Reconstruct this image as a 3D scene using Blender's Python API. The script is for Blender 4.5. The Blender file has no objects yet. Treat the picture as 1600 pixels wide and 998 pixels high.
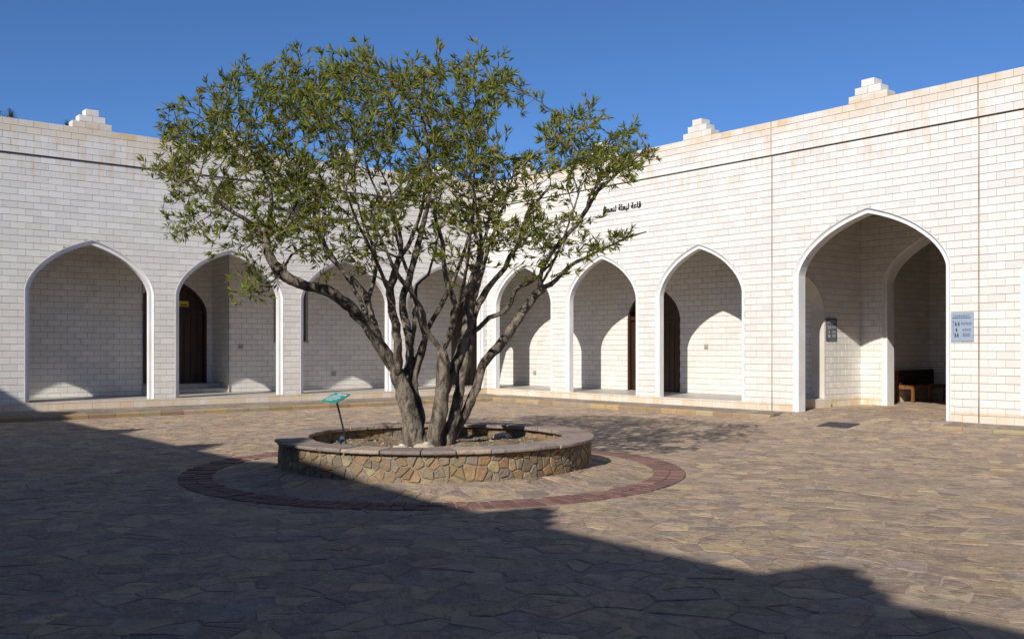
import bpy, math, random
import numpy as np
from mathutils import Vector, Matrix, kdtree
R = math.radians
random.seed(7)
sc = bpy.context.scene
COL = sc.collection

# ------------------------------------------------------------------ camera
# courtyard frame: a = metres along the right wall from the corner, b = metres along the left wall,
# world = (a, -b, z).  Right wall is the plane Y=0, left wall the plane X=0.
CA, CB, EYE = 23.0, 17.85, 1.55
YAW = R(39.34)
FPX, HOR = 1484.0, 543.87          # focal length and horizon in photograph pixels (1600 x 998)
FWD = Vector((-math.cos(YAW), math.sin(YAW), 0))
RGT = Vector((math.sin(YAW), math.cos(YAW), 0))
CAM = Vector((CA, -CB, EYE))
cd = bpy.data.cameras.new('camera')
cam = bpy.data.objects.new('camera', cd); COL.objects.link(cam)
cam.location = CAM
cam.rotation_euler = (R(90), 0, math.atan2(-FWD.x, FWD.y))
cd.sensor_width = 36.0; cd.lens = 36.0 * FPX / 1600.0
cd.shift_x = 0.0; cd.shift_y = (HOR - 499.0) / 1600.0
cd.clip_start = 0.05; cd.clip_end = 3000
sc.camera = cam
sc.render.resolution_x, sc.render.resolution_y = 1024, 638

# ------------------------------------------------------------------ sky and sun
LSUN = Vector((0.44, -1.0, 0.69)).normalized()
SUN_EL = math.asin(LSUN.z)
SUN_AZ = math.atan2(LSUN.x, LSUN.y)
wd = bpy.data.worlds.new('World'); sc.world = wd; wd.use_nodes = True
nt = wd.node_tree
sky = nt.nodes.new('ShaderNodeTexSky'); sky.sky_type = 'NISHITA'; sky.sun_disc = False
sky.sun_elevation = SUN_EL; sky.sun_rotation = SUN_AZ
sky.air_density = 1.0; sky.dust_density = 0.0; sky.ozone_density = 10.0; sky.altitude = 2200
bg = nt.nodes['Background']; bg.inputs[1].default_value = 0.108
nt.links.new(sky.outputs[0], bg.inputs[0])
sd = bpy.data.lights.new('sun', 'SUN'); sd.energy = 4.6; sd.angle = R(0.55); sd.color = (1.0, 0.955, 0.885)
sun = bpy.data.objects.new('sun', sd); COL.objects.link(sun)
sun.rotation_euler = (-LSUN).to_track_quat('-Z', 'Y').to_euler()
sun.location = LSUN * 60
vs = sc.view_settings
vs.view_transform = 'Standard'; vs.look = 'None'; vs.gamma = 1.0; vs.exposure = 0.12; vs.use_curve_mapping = False

# ------------------------------------------------------------------ material helpers
class N:
    def __init__(s, name):
        s.m = bpy.data.materials.new(name); s.m.use_nodes = True
        s.t = s.m.node_tree; s.b = s.t.nodes['Principled BSDF']
    def n(s, typ, **k):
        x = s.t.nodes.new(typ)
        for a, v in k.items(): setattr(x, a, v)
        return x
    def l(s, o, i): s.t.links.new(o, i)
    def val(s, x, i):
        if isinstance(x, (int, float)): i.default_value = x
        elif isinstance(x, tuple): i.default_value = x if len(x) == 4 or i.type == 'VECTOR' else (*x, 1)
        else: s.l(x, i)
    def math(s, op, a, b=0.0, c=None):
        x = s.n('ShaderNodeMath', operation=op); s.val(a, x.inputs[0]); s.val(b, x.inputs[1])
        if c is not None: s.val(c, x.inputs[2])
        return x.outputs[0]
    def mix(s, f, a, b, blend='MIX'):
        x = s.n('ShaderNodeMix', data_type='RGBA', blend_type=blend)
        s.val(f, x.inputs[0]); s.val(a, x.inputs[6]); s.val(b, x.inputs[7]); return x.outputs[2]
    def noise(s, scale, detail=3, rough=0.55, vec=None, dist=0.0):
        x = s.n('ShaderNodeTexNoise'); x.inputs['Scale'].default_value = scale
        x.inputs['Detail'].default_value = detail; x.inputs['Roughness'].default_value = rough
        x.inputs['Distortion'].default_value = dist
        s.l(vec if vec is not None else s.pos(), x.inputs['Vector']); return x.outputs[0]
    def pos(s):
        if not hasattr(s, '_p'): s._p = s.n('ShaderNodeNewGeometry').outputs['Position']
        return s._p
    def sep(s):
        if not hasattr(s, '_s'):
            x = s.n('ShaderNodeSeparateXYZ'); s.l(s.pos(), x.inputs[0]); s._s = x.outputs
        return s._s
    def scaled(s, v):
        x = s.n('ShaderNodeVectorMath', operation='MULTIPLY'); s.l(s.pos(), x.inputs[0]); x.inputs[1].default_value = v
        return x.outputs[0]
    def ramp(s, f, lo, hi):
        x = s.n('ShaderNodeMapRange', interpolation_type='SMOOTHSTEP')
        s.val(f, x.inputs[0]); x.inputs[1].default_value = lo; x.inputs[2].default_value = hi; return x.outputs[0]
    def band(s, z, z0, z1, soft):
        return s.math('MULTIPLY', s.ramp(z, z0 - soft, z0), s.math('SUBTRACT', 1.0, s.ramp(z, z1, z1 + soft)))
    def bump(s, h, dist, strength=0.5):
        x = s.n('ShaderNodeBump'); x.inputs['Strength'].default_value = strength; x.inputs['Distance'].default_value = dist
        s.l(h, x.inputs['Height']); s.l(x.outputs[0], s.b.inputs['Normal'])
    def done(s, col, rough=0.7, spec=0.3):
        s.val(col, s.b.inputs['Base Color']); s.val(rough, s.b.inputs['Roughness'])
        s.b.inputs['Specular IOR Level'].default_value = spec
        return s.m

MAT = {}
COURSE, BLK, Z0 = 0.149, 0.31, 0.15

def mat_block():
    k = N('limestone_block'); x, y, z = k.sep()
    u = k.math('SUBTRACT', x, y)
    row = k.math('FLOOR', k.math('DIVIDE', k.math('SUBTRACT', z, Z0), COURSE))
    odd = k.math('MULTIPLY', k.math('FLOORED_MODULO', row, 2.0), 0.5)
    colm = k.math('FLOOR', k.math('ADD', k.math('DIVIDE', u, BLK), odd))
    cv = k.n('ShaderNodeCombineXYZ'); k.l(row, cv.inputs[0]); k.l(colm, cv.inputs[1])
    wn = k.n('ShaderNodeTexWhiteNoise', noise_dimensions='3D'); k.l(cv.outputs[0], wn.inputs['Vector'])
    sp = k.n('ShaderNodeSeparateColor'); k.l(wn.outputs['Color'], sp.inputs[0])
    r1, r2, r3 = sp.outputs
    c = k.mix(r1, (0.705, 0.68, 0.63), (0.80, 0.775, 0.725))
    c = k.mix(k.math('MULTIPLY', k.ramp(r2, 0.6, 1.0), 0.15), c, (0.74, 0.66, 0.53))
    c = k.mix(k.math('MULTIPLY', k.ramp(r3, 0.7, 1.0), 0.28), c, (0.62, 0.61, 0.60))
    # veining and blotches of the stone
    c = k.mix(k.math('MULTIPLY', k.ramp(k.noise(9, 5, 0.6, k.scaled((1, 1, 2.2))), 0.5, 0.75), 0.22), c, (0.60, 0.55, 0.47))
    # iron stains: along the coping, below the groove, on the lowest courses, and in scattered streaks
    big = k.noise(1.1, 4, 0.6); streak = k.noise(5.0, 4, 0.65, k.scaled((1, 1, 0.18)))
    lay = k.noise(2.2, 5, 0.7, k.scaled((1, 1, 6.0)))
    top = k.math('MULTIPLY', k.math('ADD', k.math('MULTIPLY', k.band(z, 6.36, 6.585, 0.20), 0.68), k.math('MULTIPLY', k.ramp(z, 6.40, 6.5), 0.24)), k.ramp(big, 0.26, 0.60))
    grv = k.math('MULTIPLY', k.band(z, 5.55, 6.40, 0.35), k.math('MULTIPLY', k.ramp(streak, 0.44, 0.68), 0.6))
    low = k.math('MULTIPLY', k.band(z, 0.10, 0.33, 0.05), k.math('MULTIPLY', k.ramp(streak, 0.2, 0.55), 0.8))
    rnd = k.math('MULTIPLY', k.ramp(lay, 0.58, 0.74), 0.6)
    st = k.math('MAXIMUM', k.math('MAXIMUM', top, grv), k.math('MAXIMUM', low, rnd))
    c = k.mix(k.math('MULTIPLY', st, k.math('ADD', 0.45, k.math('MULTIPLY', r3, 0.45))), c, (0.66, 0.46, 0.24))
    drip = k.math('MULTIPLY', k.ramp(k.noise(7.0, 3, 0.6, k.scaled((1, 1, 0.10))), 0.62, 0.8), 0.30)
    c = k.mix(drip, c, (0.47, 0.42, 0.36))
    k.bump(k.noise(45, 4, 0.6), 0.006, 0.35)
    return k.done(c, k.math('ADD', 0.5, k.math('MULTIPLY', r1, 0.2)), 0.3)

def mat_simple(name, col, col2, scale=6, rough=0.7, spec=0.3, bump=0.0, stretch=(1, 1, 1), lo=0.35, hi=0.65, detail=4):
    k = N(name)
    f = k.noise(scale, detail, 0.6, k.scaled(stretch))
    c = k.mix(k.ramp(f, lo, hi), col, col2)
    if bump: k.bump(k.noise(scale * 6, 4, 0.6, k.scaled(stretch)), bump, 0.6)
    return k.done(c, rough, spec)

def mat_attr(name, rough=0.75, spec=0.25, bump=0.008, nscale=7, dirt=(0.12, 0.10, 0.085), dirtf=0.45, bscale=22, stretch=(1, 1, 1)):
    k = N(name)
    a = k.n('ShaderNodeAttribute', attribute_name='tint')
    f = k.noise(nscale, 6, 0.65, k.scaled(stretch), 0.4)
    c = k.mix(k.math('MULTIPLY', k.ramp(f, 0.42, 0.78), dirtf), a.outputs['Color'], dirt)
    g = k.noise(nscale * 5, 4, 0.7)
    c = k.mix(k.math('MULTIPLY', k.ramp(g, 0.35, 0.75), 0.35), c, k.mix(0.5, c, (0.42, 0.37, 0.30)))
    k.bump(k.noise(bscale, 6, 0.62), bump, 0.7)
    return k.done(c, rough, spec)

MAT['block'] = mat_block()
MAT['mortar'] = mat_simple('mortar_joint', (0.29, 0.215, 0.14), (0.44, 0.36, 0.26), 1.6)
MAT['filler'] = mat_simple('joint_sealant', (0.20, 0.14, 0.085), (0.42, 0.33, 0.23), 2.0, 0.8, 0.2, 0, (1, 1, 0.5))
MAT['paint'] = mat_simple('white_painted_trim', (0.81, 0.805, 0.79), (0.72, 0.71, 0.685), 2.2, 0.55, 0.3, 0.004, (1, 1, .5))
MAT['plaster'] = mat_simple('ceiling_plaster', (0.62, 0.58, 0.52), (0.55, 0.51, 0.45), 1.5, 0.85)
MAT['roof'] = mat_simple('roof_screed', (0.42, 0.38, 0.32), (0.50, 0.46, 0.40), 1.0, 0.9)
MAT['gfloor'] = mat_simple('gallery_floor_stone', (0.40, 0.37, 0.33), (0.50, 0.47, 0.43), 2.0, 0.45, 0.4)
def mat_flag():
    k = N('flagstone'); a = k.n('ShaderNodeAttribute', attribute_name='tint'); c = a.outputs['Color']
    x = k.n('ShaderNodeVectorMath', operation='ADD'); k.l(k.pos(), x.inputs[0])        # shift the grain from stone to stone
    sc_ = k.n('ShaderNodeVectorMath', operation='SCALE'); k.l(c, sc_.inputs[0]); sc_.inputs['Scale'].default_value = 90.0; k.l(sc_.outputs[0], x.inputs[1])
    v = x.outputs[0]
    n1 = k.noise(4.5, 8, 0.72, v, 1.2); n2 = k.noise(14, 7, 0.72, v, 0.8); n3 = k.noise(60, 3, 0.6, v)
    c = k.mix(k.math('MULTIPLY', k.ramp(n1, 0.47, 0.62), 0.60), c, (0.19, 0.142, 0.112))
    c = k.mix(k.math('MULTIPLY', k.ramp(n2, 0.50, 0.64), 0.62), c, (0.60, 0.465, 0.31))
    c = k.mix(k.math('MULTIPLY', k.ramp(n3, 0.55, 0.72), 0.42), c, (0.14, 0.115, 0.105))
    big = k.noise(0.5, 4, 0.6); c = k.mix(k.math('MULTIPLY', k.ramp(big, 0.4, 0.7), 0.25), c, (0.42, 0.325, 0.24))
    h = k.math('ADD', k.math('MULTIPLY', n1, 0.7), k.math('ADD', k.math('MULTIPLY', n2, 0.35), k.math('MULTIPLY', n3, 0.08)))
    k.bump(h, 0.07, 1.0)
    return k.done(c, 0.78, 0.22)
MAT['flag'] = mat_flag()
MAT['joint'] = mat_simple('paving_joint', (0.27, 0.21, 0.16), (0.44, 0.345, 0.25), 3, 0.9, 0.1, 0.01)
MAT['sand'] = mat_simple('sandy_ground', (0.36, 0.29, 0.20), (0.27, 0.21, 0.15), 0.4, 0.95, 0.1)
MAT['kerb'] = mat_attr('kerb_stone', 0.8, 0.2, 0.01, 4, (0.20, 0.14, 0.07), 0.5)
MAT['redbrick'] = mat_attr('red_paver', 0.75, 0.25, 0.006, 9, (0.13, 0.05, 0.045), 0.4)
MAT['rubble'] = mat_attr('rubble_stone', 0.8, 0.2, 0.03, 10, (0.15, 0.115, 0.08), 0.75, 22)
MAT['rubmortar'] = mat_simple('pale_mortar', (0.34, 0.28, 0.20), (0.20, 0.16, 0.115), 9, 0.9, 0.1, 0.01)
MAT['cap'] = mat_attr('cap_slab', 0.78, 0.22, 0.03, 9, (0.13, 0.10, 0.085), 0.7)
MAT['soil'] = mat_simple('dry_soil', (0.15, 0.105, 0.065), (0.27, 0.20, 0.13), 5, 0.95, 0.1, 0.03)
MAT['pebble'] = mat_attr('gravel', 0.85, 0.2, 0.01, 12)
MAT['palerock'] = mat_simple('pale_rock', (0.62, 0.54, 0.42), (0.48, 0.40, 0.29), 9, 0.85, 0.2, 0.02)
MAT['wood_dark'] = mat_simple('dark_stained_door', (0.030, 0.013, 0.009), (0.055, 0.024, 0.015), 9, 0.4, 0.4, 0.004, (1, 1, 0.1))
MAT['wood'] = mat_simple('bench_wood', (0.26, 0.115, 0.038), (0.17, 0.07, 0.024), 10, 0.5, 0.35, 0.004, (1, 1, 0.3))
MAT['cushion'] = mat_simple('dark_cushion', (0.035, 0.020, 0.016), (0.05, 0.03, 0.024), 9, 0.85, 0.2)
MAT['metal_dark'] = mat_simple('dark_metal', (0.018, 0.018, 0.020), (0.035, 0.033, 0.032), 12, 0.45, 0.5)
MAT['grate'] = mat_simple('dark_iron_cover', (0.045, 0.045, 0.05), (0.07, 0.068, 0.07), 8, 0.65, 0.4)
MAT['plaque'] = mat_simple('blue_grey_enamel', (0.30, 0.37, 0.46), (0.33, 0.40, 0.49), 3, 0.35, 0.45)
MAT['plaque_dark'] = mat_simple('slate_plaque', (0.10, 0.12, 0.14), (0.13, 0.15, 0.17), 3, 0.4, 0.4)
MAT['ink'] = mat_simple('dark_ink', (0.02, 0.022, 0.028), (0.03, 0.03, 0.035), 9, 0.6)
MAT['letter'] = mat_simple('black_letter', (0.012, 0.012, 0.013), (0.02, 0.02, 0.02), 9, 0.5)
MAT['yellow'] = mat_simple('yellow_sign', (0.80, 0.60, 0.03), (0.74, 0.54, 0.03), 5, 0.45)
MAT['teal'] = mat_simple('teal_plate', (0.015, 0.27, 0.22), (0.02, 0.31, 0.25), 5, 0.35, 0.5)
MAT['white'] = mat_simple('white_print', (0.78, 0.80, 0.80), (0.72, 0.74, 0.74), 5, 0.5)
MAT['blue'] = mat_simple('blue_plastic', (0.012, 0.035, 0.12), (0.02, 0.05, 0.16), 5, 0.4)
MAT['socket'] = mat_simple('socket_plastic', (0.42, 0.38, 0.32), (0.35, 0.31, 0.26), 20, 0.5)
MAT['frame'] = mat_simple('grey_window_frame', (0.23, 0.22, 0.20), (0.29, 0.27, 0.25), 6, 0.5)
MAT['glass'] = mat_simple('dim_glass', (0.10, 0.10, 0.10), (0.13, 0.13, 0.125), 2, 0.12, 0.6)

def mat_bark():
    k = N('grey_bark')
    n1 = k.noise(11, 6, 0.7, k.scaled((1, 1, 0.45)), 0.6)
    c = k.mix(k.ramp(n1, 0.38, 0.62), (0.060, 0.047, 0.036), (0.265, 0.222, 0.172))
    n2 = k.noise(30, 4, 0.6)
    c = k.mix(k.math('MULTIPLY', k.ramp(n2, 0.55, 0.75), 0.6), c, (0.29, 0.26, 0.21))
    n3 = k.noise(4, 3, 0.5)
    c = k.mix(k.math('MULTIPLY', k.ramp(n3, 0.5, 0.75), 0.5), c, (0.10, 0.075, 0.05))
    k.bump(k.math('ADD', n1, k.math('MULTIPLY', n2, .4)), 0.05, 1.0)
    return k.done(c, 0.9, 0.15)
MAT['bark'] = mat_bark()

def mat_leaf(name):
    k = N(name)
    a = k.n('ShaderNodeAttribute', attribute_name='tint')
    c = a.outputs['Color']
    k.val(c, k.b.inputs['Base Color']); k.b.inputs['Roughness'].default_value = 0.55
    k.b.inputs['Specular IOR Level'].default_value = 0.2
    tr = k.n('ShaderNodeBsdfTranslucent'); k.l(k.mix(0.4, c, (0.28, 0.32, 0.03)), tr.inputs[0])
    ms = k.n('ShaderNodeMixShader'); ms.inputs[0].default_value = 0.38
    out = k.t.nodes['Material Output']
    k.l(k.b.outputs[0], ms.inputs[1]); k.l(tr.outputs[0], ms.inputs[2]); k.l(ms.outputs[0], out.inputs[0])
    return k.m
MAT['leaf'] = mat_leaf('leaf')

# ------------------------------------------------------------------ object helpers
def link(name, mesh, parent=None):
    o = bpy.data.objects.new(name, mesh); COL.objects.link(o)
    if parent is not None: o.parent = parent
    return o
def tag(o, label=None, cat=None, group=None, kind=None):
    if label: o['label'] = label
    if cat: o['category'] = cat
    if group: o['group'] = group
    if kind: o['kind'] = kind
    return o
def empty(name, loc, label=None, cat=None, group=None, kind=None, rz=0.0):
    o = link(name, None); o.location = loc; o.rotation_euler[2] = rz; o.empty_display_size = 0.2
    return tag(o, label, cat, group, kind)

class MB:
    """collects polygons in world space; build() makes ONE mesh object under parent"""
    def __init__(s): s.v = []; s.f = []; s.t = []
    def face(s, pts, tint=None):
        i = len(s.v); s.v.extend([tuple(p) for p in pts]); s.f.append(tuple(range(i, i + len(pts)))); s.t.append(tint)
    def mesh_add(s, verts, faces, tint=None):
        i = len(s.v); s.v.extend([tuple(p) for p in verts])
        for f in faces: s.f.append(tuple(j + i for j in f)); s.t.append(tint)
    def box(s, lo, hi, tint=None, M=None):
        x0, y0, z0 = lo; x1, y1, z1 = hi
        v = [Vector(p) for p in ((x0,y0,z0),(x1,y0,z0),(x1,y1,z0),(x0,y1,z0),(x0,y0,z1),(x1,y0,z1),(x1,y1,z1),(x0,y1,z1))]
        if M is not None: v = [M @ p for p in v]
        s.mesh_add(v, [(0,3,2,1),(4,5,6,7),(0,1,5,4),(1,2,6,5),(2,3,7,6),(3,0,4,7)], tint)
    def tube(s, pts, rad, sides=8, tint=None, cap=True):
        pts = [Vector(p) for p in pts]; rings = []; up = None
        for i, p in enumerate(pts):
            d = (pts[min(i+1, len(pts)-1)] - pts[max(i-1, 0)]).normalized()
            if up is None:
                up = d.orthogonal().normalized()
            up = (up - d * up.dot(d))
            up = up.normalized() if up.length > 1e-6 else d.orthogonal().normalized()
            w = d.cross(up); r = rad[i] if isinstance(rad, (list, tuple)) else rad
            rings.append([p + (up * math.cos(2*math.pi*j/sides) + w * math.sin(2*math.pi*j/sides)) * r for j in range(sides)])
        base = len(s.v)
        for rg in rings: s.v.extend([tuple(q) for q in rg])
        for i in range(len(rings) - 1):
            for j in range(sides):
                k = (j + 1) % sides
                s.f.append((base+i*sides+j, base+i*sides+k, base+(i+1)*sides+k, base+(i+1)*sides+j)); s.t.append(tint)
        if cap:
            s.f.append(tuple(base + j for j in reversed(range(sides)))); s.t.append(tint)
            s.f.append(tuple(base + (len(rings)-1)*sides + j for j in range(sides))); s.t.append(tint)
    def build(s, name, mat, parent=None, smooth=False, kind=None, origin=None):
        me = bpy.data.meshes.new(name)
        off = Vector((0, 0, 0))
        if parent is not None: off = parent_world(parent)
        if origin is not None: off = Vector(origin)
        vv = [(p[0]-off.x, p[1]-off.y, p[2]-off.z) for p in s.v]
        me.from_pydata(vv, [], s.f); me.materials.append(MAT[mat])
        if any(t is not None for t in s.t):
            at = me.color_attributes.new('tint', 'FLOAT_COLOR', 'CORNER')
            buf = np.empty(len(me.loops) * 4, dtype=np.float32); i = 0
            for f, t in zip(s.f, s.t):
                t = t or (0.3, 0.3, 0.3); n = len(f) * 4
                buf[i:i+n] = (t[0], t[1], t[2], 1.0) * len(f); i += n
            at.data.foreach_set('color', buf)
        if smooth: me.polygons.foreach_set('use_smooth', [True] * len(me.polygons))
        me.update()
        o = link(name, me, parent)
        if origin is not None and parent is None: o.location = off
        elif origin is not None: o.location = off - parent_world(parent)
        if kind: o['kind'] = kind
        return o
def parent_world(p):
    v = Vector((0, 0, 0))
    while p is not None: v = v + Vector(p.location); p = p.parent
    return v        # parents here are only ever translated

def project(p):
    d = Vector(p) - CAM; F = d.dot(FWD)
    if F < 0.3: return None
    return 800 + FPX * d.dot(RGT) / F, HOR - FPX * d.z / F, F
def P(x, y, F): return CAM + (FWD + RGT * ((x - 800) / FPX) + Vector((0, 0, -(y - HOR) / FPX))) * F
def jit(c, s, r=random): 
    k = 1 + r.uniform(-s, s); return tuple(max(0.0, q * k * (1 + r.uniform(-s*0.25, s*0.25))) for q in c)

# ------------------------------------------------------------------ arches and block walls
AT = [(1,0),(.988,.075),(.962,.165),(.918,.270),(.860,.372),(.79,.470),(.71,.560),(.62,.650),(.52,.733),(.41,.808),(.30,.872),(.18,.930),(.08,.972),(0,1)]
class Arch:
    def __init__(s, c, hw, sill, spring, apex): s.c, s.hw, s.sill, s.spring, s.apex = c, hw, sill, spring, apex
    def wh(s, z):
        if z < s.sill - 1e-6 or z > s.apex + 1e-6: return None
        if z <= s.spring: return s.hw
        t = (z - s.spring) / max(1e-6, s.apex - s.spring)
        for (x0, t0), (x1, t1) in zip(AT, AT[1:]):
            if t <= t1 + 1e-9: return s.hw * (x0 + (x1 - x0) * (t - t0) / (t1 - t0))
        return 0.0
    def path(s, inset=0.0):
        """outline from left foot over the apex to the right foot, offset inwards"""
        L = [(-s.hw, s.sill)] + [(-x * s.hw, s.spring + t * (s.apex - s.spring)) for x, t in AT]
        full = L + [(-x, z) for x, z in reversed(L[:-1])]
        if s.spring >= s.apex - 1e-6: full = [(-s.hw, s.sill), (-s.hw, s.apex), (s.hw, s.apex), (s.hw, s.sill)]
        if inset:
            out = []
            for i, (x, z) in enumerate(full):
                p0 = full[max(i-1, 0)]; p1 = full[min(i+1, len(full)-1)]
                ta = Vector((x-p0[0], z-p0[1])); tb = Vector((p1[0]-x, p1[1]-z))
                ta = ta.normalized() if ta.length > 1e-6 else tb.normalized()
                tb = tb.normalized() if tb.length > 1e-6 else ta
                na = Vector((ta.y, -ta.x)); nb = Vector((tb.y, -tb.x)); n = (na + nb).normalized()
                d = inset / max(0.5, n.dot(na))
                out.append((x + n.x * d, z + n.y * d))
            full = out
        return [(s.c + x, z) for x, z in full]

class Frame:
    """wall plane: u along the wall, z up, n out of the wall"""
    def __init__(s, o, u, n): s.o, s.u, s.n = Vector(o), Vector(u), Vector(n)
    def p(s, u, z, d=0.0): return s.o + s.u * u + Vector((0, 0, z)) + s.n * d
    def flip(s): return s.u.cross(Vector((0, 0, 1))).dot(s.n) < 0     # True: (u,z) ccw faces away from n

def cut_cell(x0, x1, z0, z1, ops):
    rects = [(x0, x1, z0, z1)]
    for A in ops:
        if A.c + A.hw <= x0 or A.c - A.hw >= x1: continue
        nx = []
        for r in rects:
            if r[3] <= A.sill or r[2] >= A.apex: nx.append(r); continue
            a, b = r[2], r[3]
            if a < A.sill - 0.004: nx.append((r[0], r[1], a, A.sill)); a = A.sill
            if b > A.apex + 0.004: nx.append((r[0], r[1], A.apex, b)); b = A.apex
            nx.append((r[0], r[1], a, b, A))
        rects = nx
    out = []
    for r in rects:
        if len(r) == 4:
            if r[3] - r[2] > 0.02 and r[1] - r[0] > 0.02: out.append([(r[0],r[2]),(r[1],r[2]),(r[1],r[3]),(r[0],r[3])])
            continue
        a0, a1, b0, b1, A = r
        zs = [b0 + (b1 - b0) * i / 4 for i in range(5)]
        li = [min(a1, A.c - A.wh(min(max(z, A.sill), A.apex))) for z in zs]
        ri = [max(a0, A.c + A.wh(min(max(z, A.sill), A.apex))) for z in zs]
        for side in (0, 1):
            lim = li if side == 0 else ri
            keep = [(l, z) for l, z in zip(lim, zs) if ((l - a0) if side == 0 else (a1 - l)) > 0.006]
            if len(keep) < 2: continue
            w = max((l - a0) if side == 0 else (a1 - l) for l, z in keep)
            if w < 0.02: continue
            e = a0 if side == 0 else a1
            if all(abs(l - (a1 if side == 0 else a0)) < 1e-6 for l, z in keep): keep = [keep[0], keep[-1]]
            if side == 0: poly = [(e, keep[0][1])] + keep + [(e, keep[-1][1])]
            else: poly = [(e, keep[-1][1])] + list(reversed(keep)) + [(e, keep[0][1])]
            out.append(poly)
    return out

def wall_cells(u0, u1, z0, z1, ops, breaks=(), joint=0.0085, zb=None):
    cells = []
    r0 = int(math.floor((z0 - Z0) / COURSE + 1e-4)); r1 = int(math.ceil((z1 - Z0) / COURSE - 1e-4))
    segs = [u0] + sorted(b for b in breaks if u0 < b < u1) + [u1]
    for r in range(r0, r1):
        za = max(z0, Z0 + r * COURSE) ; zc = min(z1, Z0 + (r + 1) * COURSE)
        if zc - za < 0.03: continue
        off = 0.5 * (r % 2)
        for s0, s1 in zip(segs, segs[1:]):
            g0 = s0 + (0.014 if s0 != u0 else 0); g1 = s1 - (0.014 if s1 != u1 else 0)
            cmin = int(math.floor(g0 / BLK + off)) - 1; cmax = int(math.ceil(g1 / BLK + off)) + 1
            for cc in range(cmin, cmax):
                xa = max(g0, (cc - off) * BLK + joint * .38); xb = min(g1, (cc + 1 - off) * BLK - joint * .38)
                if xb - xa < 0.025: continue
                for poly in cut_cell(xa, xb, za + joint / 2, zc - joint / 2, ops): cells.append(poly)
    return cells

def block_mesh(poly, fr, proud, base=-0.02, ch=0.003):
    """chamfered slab for one block outline; returns verts, faces (world)"""
    n = len(poly); cx = sum(p[0] for p in poly) / n; cz = sum(p[1] for p in poly) / n
    w = max(p[0] for p in poly) - min(p[0] for p in poly); h = max(p[1] for p in poly) - min(p[1] for p in poly)
    kx, kz = max(0.0, 1 - 2*ch/max(w, .02)), max(0.0, 1 - 2*ch/max(h, .02))
    v = [fr.p(u, z, base) for u, z in poly] + [fr.p(u, z, proud - ch) for u, z in poly] + \
        [fr.p(cx + (u-cx)*kx, cz + (z-cz)*kz, proud) for u, z in poly]
    f = []
    for i in range(n):
        j = (i + 1) % n
        f.append((i, j, n+j, n+i)); f.append((n+i, n+j, 2*n+j, 2*n+i))
    f.append(tuple(2*n + i for i in range(n)))
    if fr.flip(): f = [tuple(reversed(q)) for q in f]
    return v, f

SHARED = {}
def emit_blocks(cells, fr, parent, n_single, name='block', rnd=None, rest='block_courses', proud=0.0, zoff=0.0):
    """the n_single outlines that show largest become objects of their own, the others one stuff mesh"""
    rnd = rnd or random.Random(3)
    sc_ = []
    for i, poly in enumerate(cells):
        cu = sum(p[0] for p in poly) / len(poly); cz = sum(p[1] for p in poly) / len(poly)
        q = project(fr.p(cu, cz)); s = 0
        if q and 4 < q[0] < 1596 and 4 < q[1] < 994:
            w = max(p[0] for p in poly) - min(p[0] for p in poly); h = max(p[1] for p in poly) - min(p[1] for p in poly)
            face = abs((fr.p(cu, cz) - CAM).normalized().dot(fr.n)); s = w * h * face / q[2] ** 2
            if 225 < q[0] < 1035 and q[1] < 440: s *= 0.15        # behind the tree's crown
        sc_.append(s)
    order = sorted(range(len(cells)), key=lambda i: -sc_[i])
    single = set(order[:n_single]) if n_single else set()
    pw = parent_world(parent); mb = MB()
    for i, poly in enumerate(cells):
        pr = proud + rnd.choice((0.0, 0.0006, 0.0012, 0.0018, 0.0024, 0.0035))
        if i in single and sc_[i] > 0:
            w = max(p[0] for p in poly) - min(p[0] for p in poly); h = max(p[1] for p in poly) - min(p[1] for p in poly)
            cu = (max(p[0] for p in poly) + min(p[0] for p in poly)) / 2; cz = (max(p[1] for p in poly) + min(p[1] for p in poly)) / 2
            full = len(poly) == 4
            key = (round(w, 3), round(h, 3), tuple(fr.n)) if full else None
            me = SHARED.get(key) if key else None
            if me is None:
                f0 = Frame((0, 0, 0), fr.u, fr.n)
                v, f = block_mesh([(u - cu, z - cz) for u, z in poly], f0, 0.0)
                me = bpy.data.meshes.new(name); me.from_pydata([tuple(q) for q in v], [], f); me.materials.append(MAT['block']); me.update()
                if key: SHARED[key] = me
            o = link(name, me, parent); o.location = fr.p(cu, cz, pr) - pw
        else:
            v, f = block_mesh(poly, fr, pr); mb.mesh_add(v, f)
    if mb.f: mb.build(rest, 'block', parent, kind='stuff')

def wall_core(mb, fr, u0, u1, z0, z1, ops, d, inset=0.0):
    """flat sheet at depth d (negative = into the wall) with the openings left out"""
    ops = sorted([A for A in ops if A.c + A.hw > u0 and A.c - A.hw < u1], key=lambda A: A.c)
    def quad(a, b, c, e):
        pts = [fr.p(*a, d), fr.p(*b, d), fr.p(*c, d), fr.p(*e, d)]
        mb.face(pts[::-1] if fr.flip() else pts)
    cur = u0
    for A in ops:
        l, r = A.c - A.hw + inset, A.c + A.hw - inset
        if l > cur: quad((cur, z0), (l, z0), (l, z1), (cur, z1))
        if A.sill > z0 + 1e-4: quad((l, z0), (r, z0), (r, A.sill), (l, A.sill))
        path = A.path(inset); path = [(min(max(u, l), r), z) for u, z in path]
        for p0, p1 in zip(path, path[1:]):
            if p1[0] - p0[0] > 1e-5: quad(p0, p1, (p1[0], z1), (p0[0], z1))
        cur = r
    if cur < u1: quad((cur, z0), (u1, z0), (u1, z1), (cur, z1))

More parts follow.
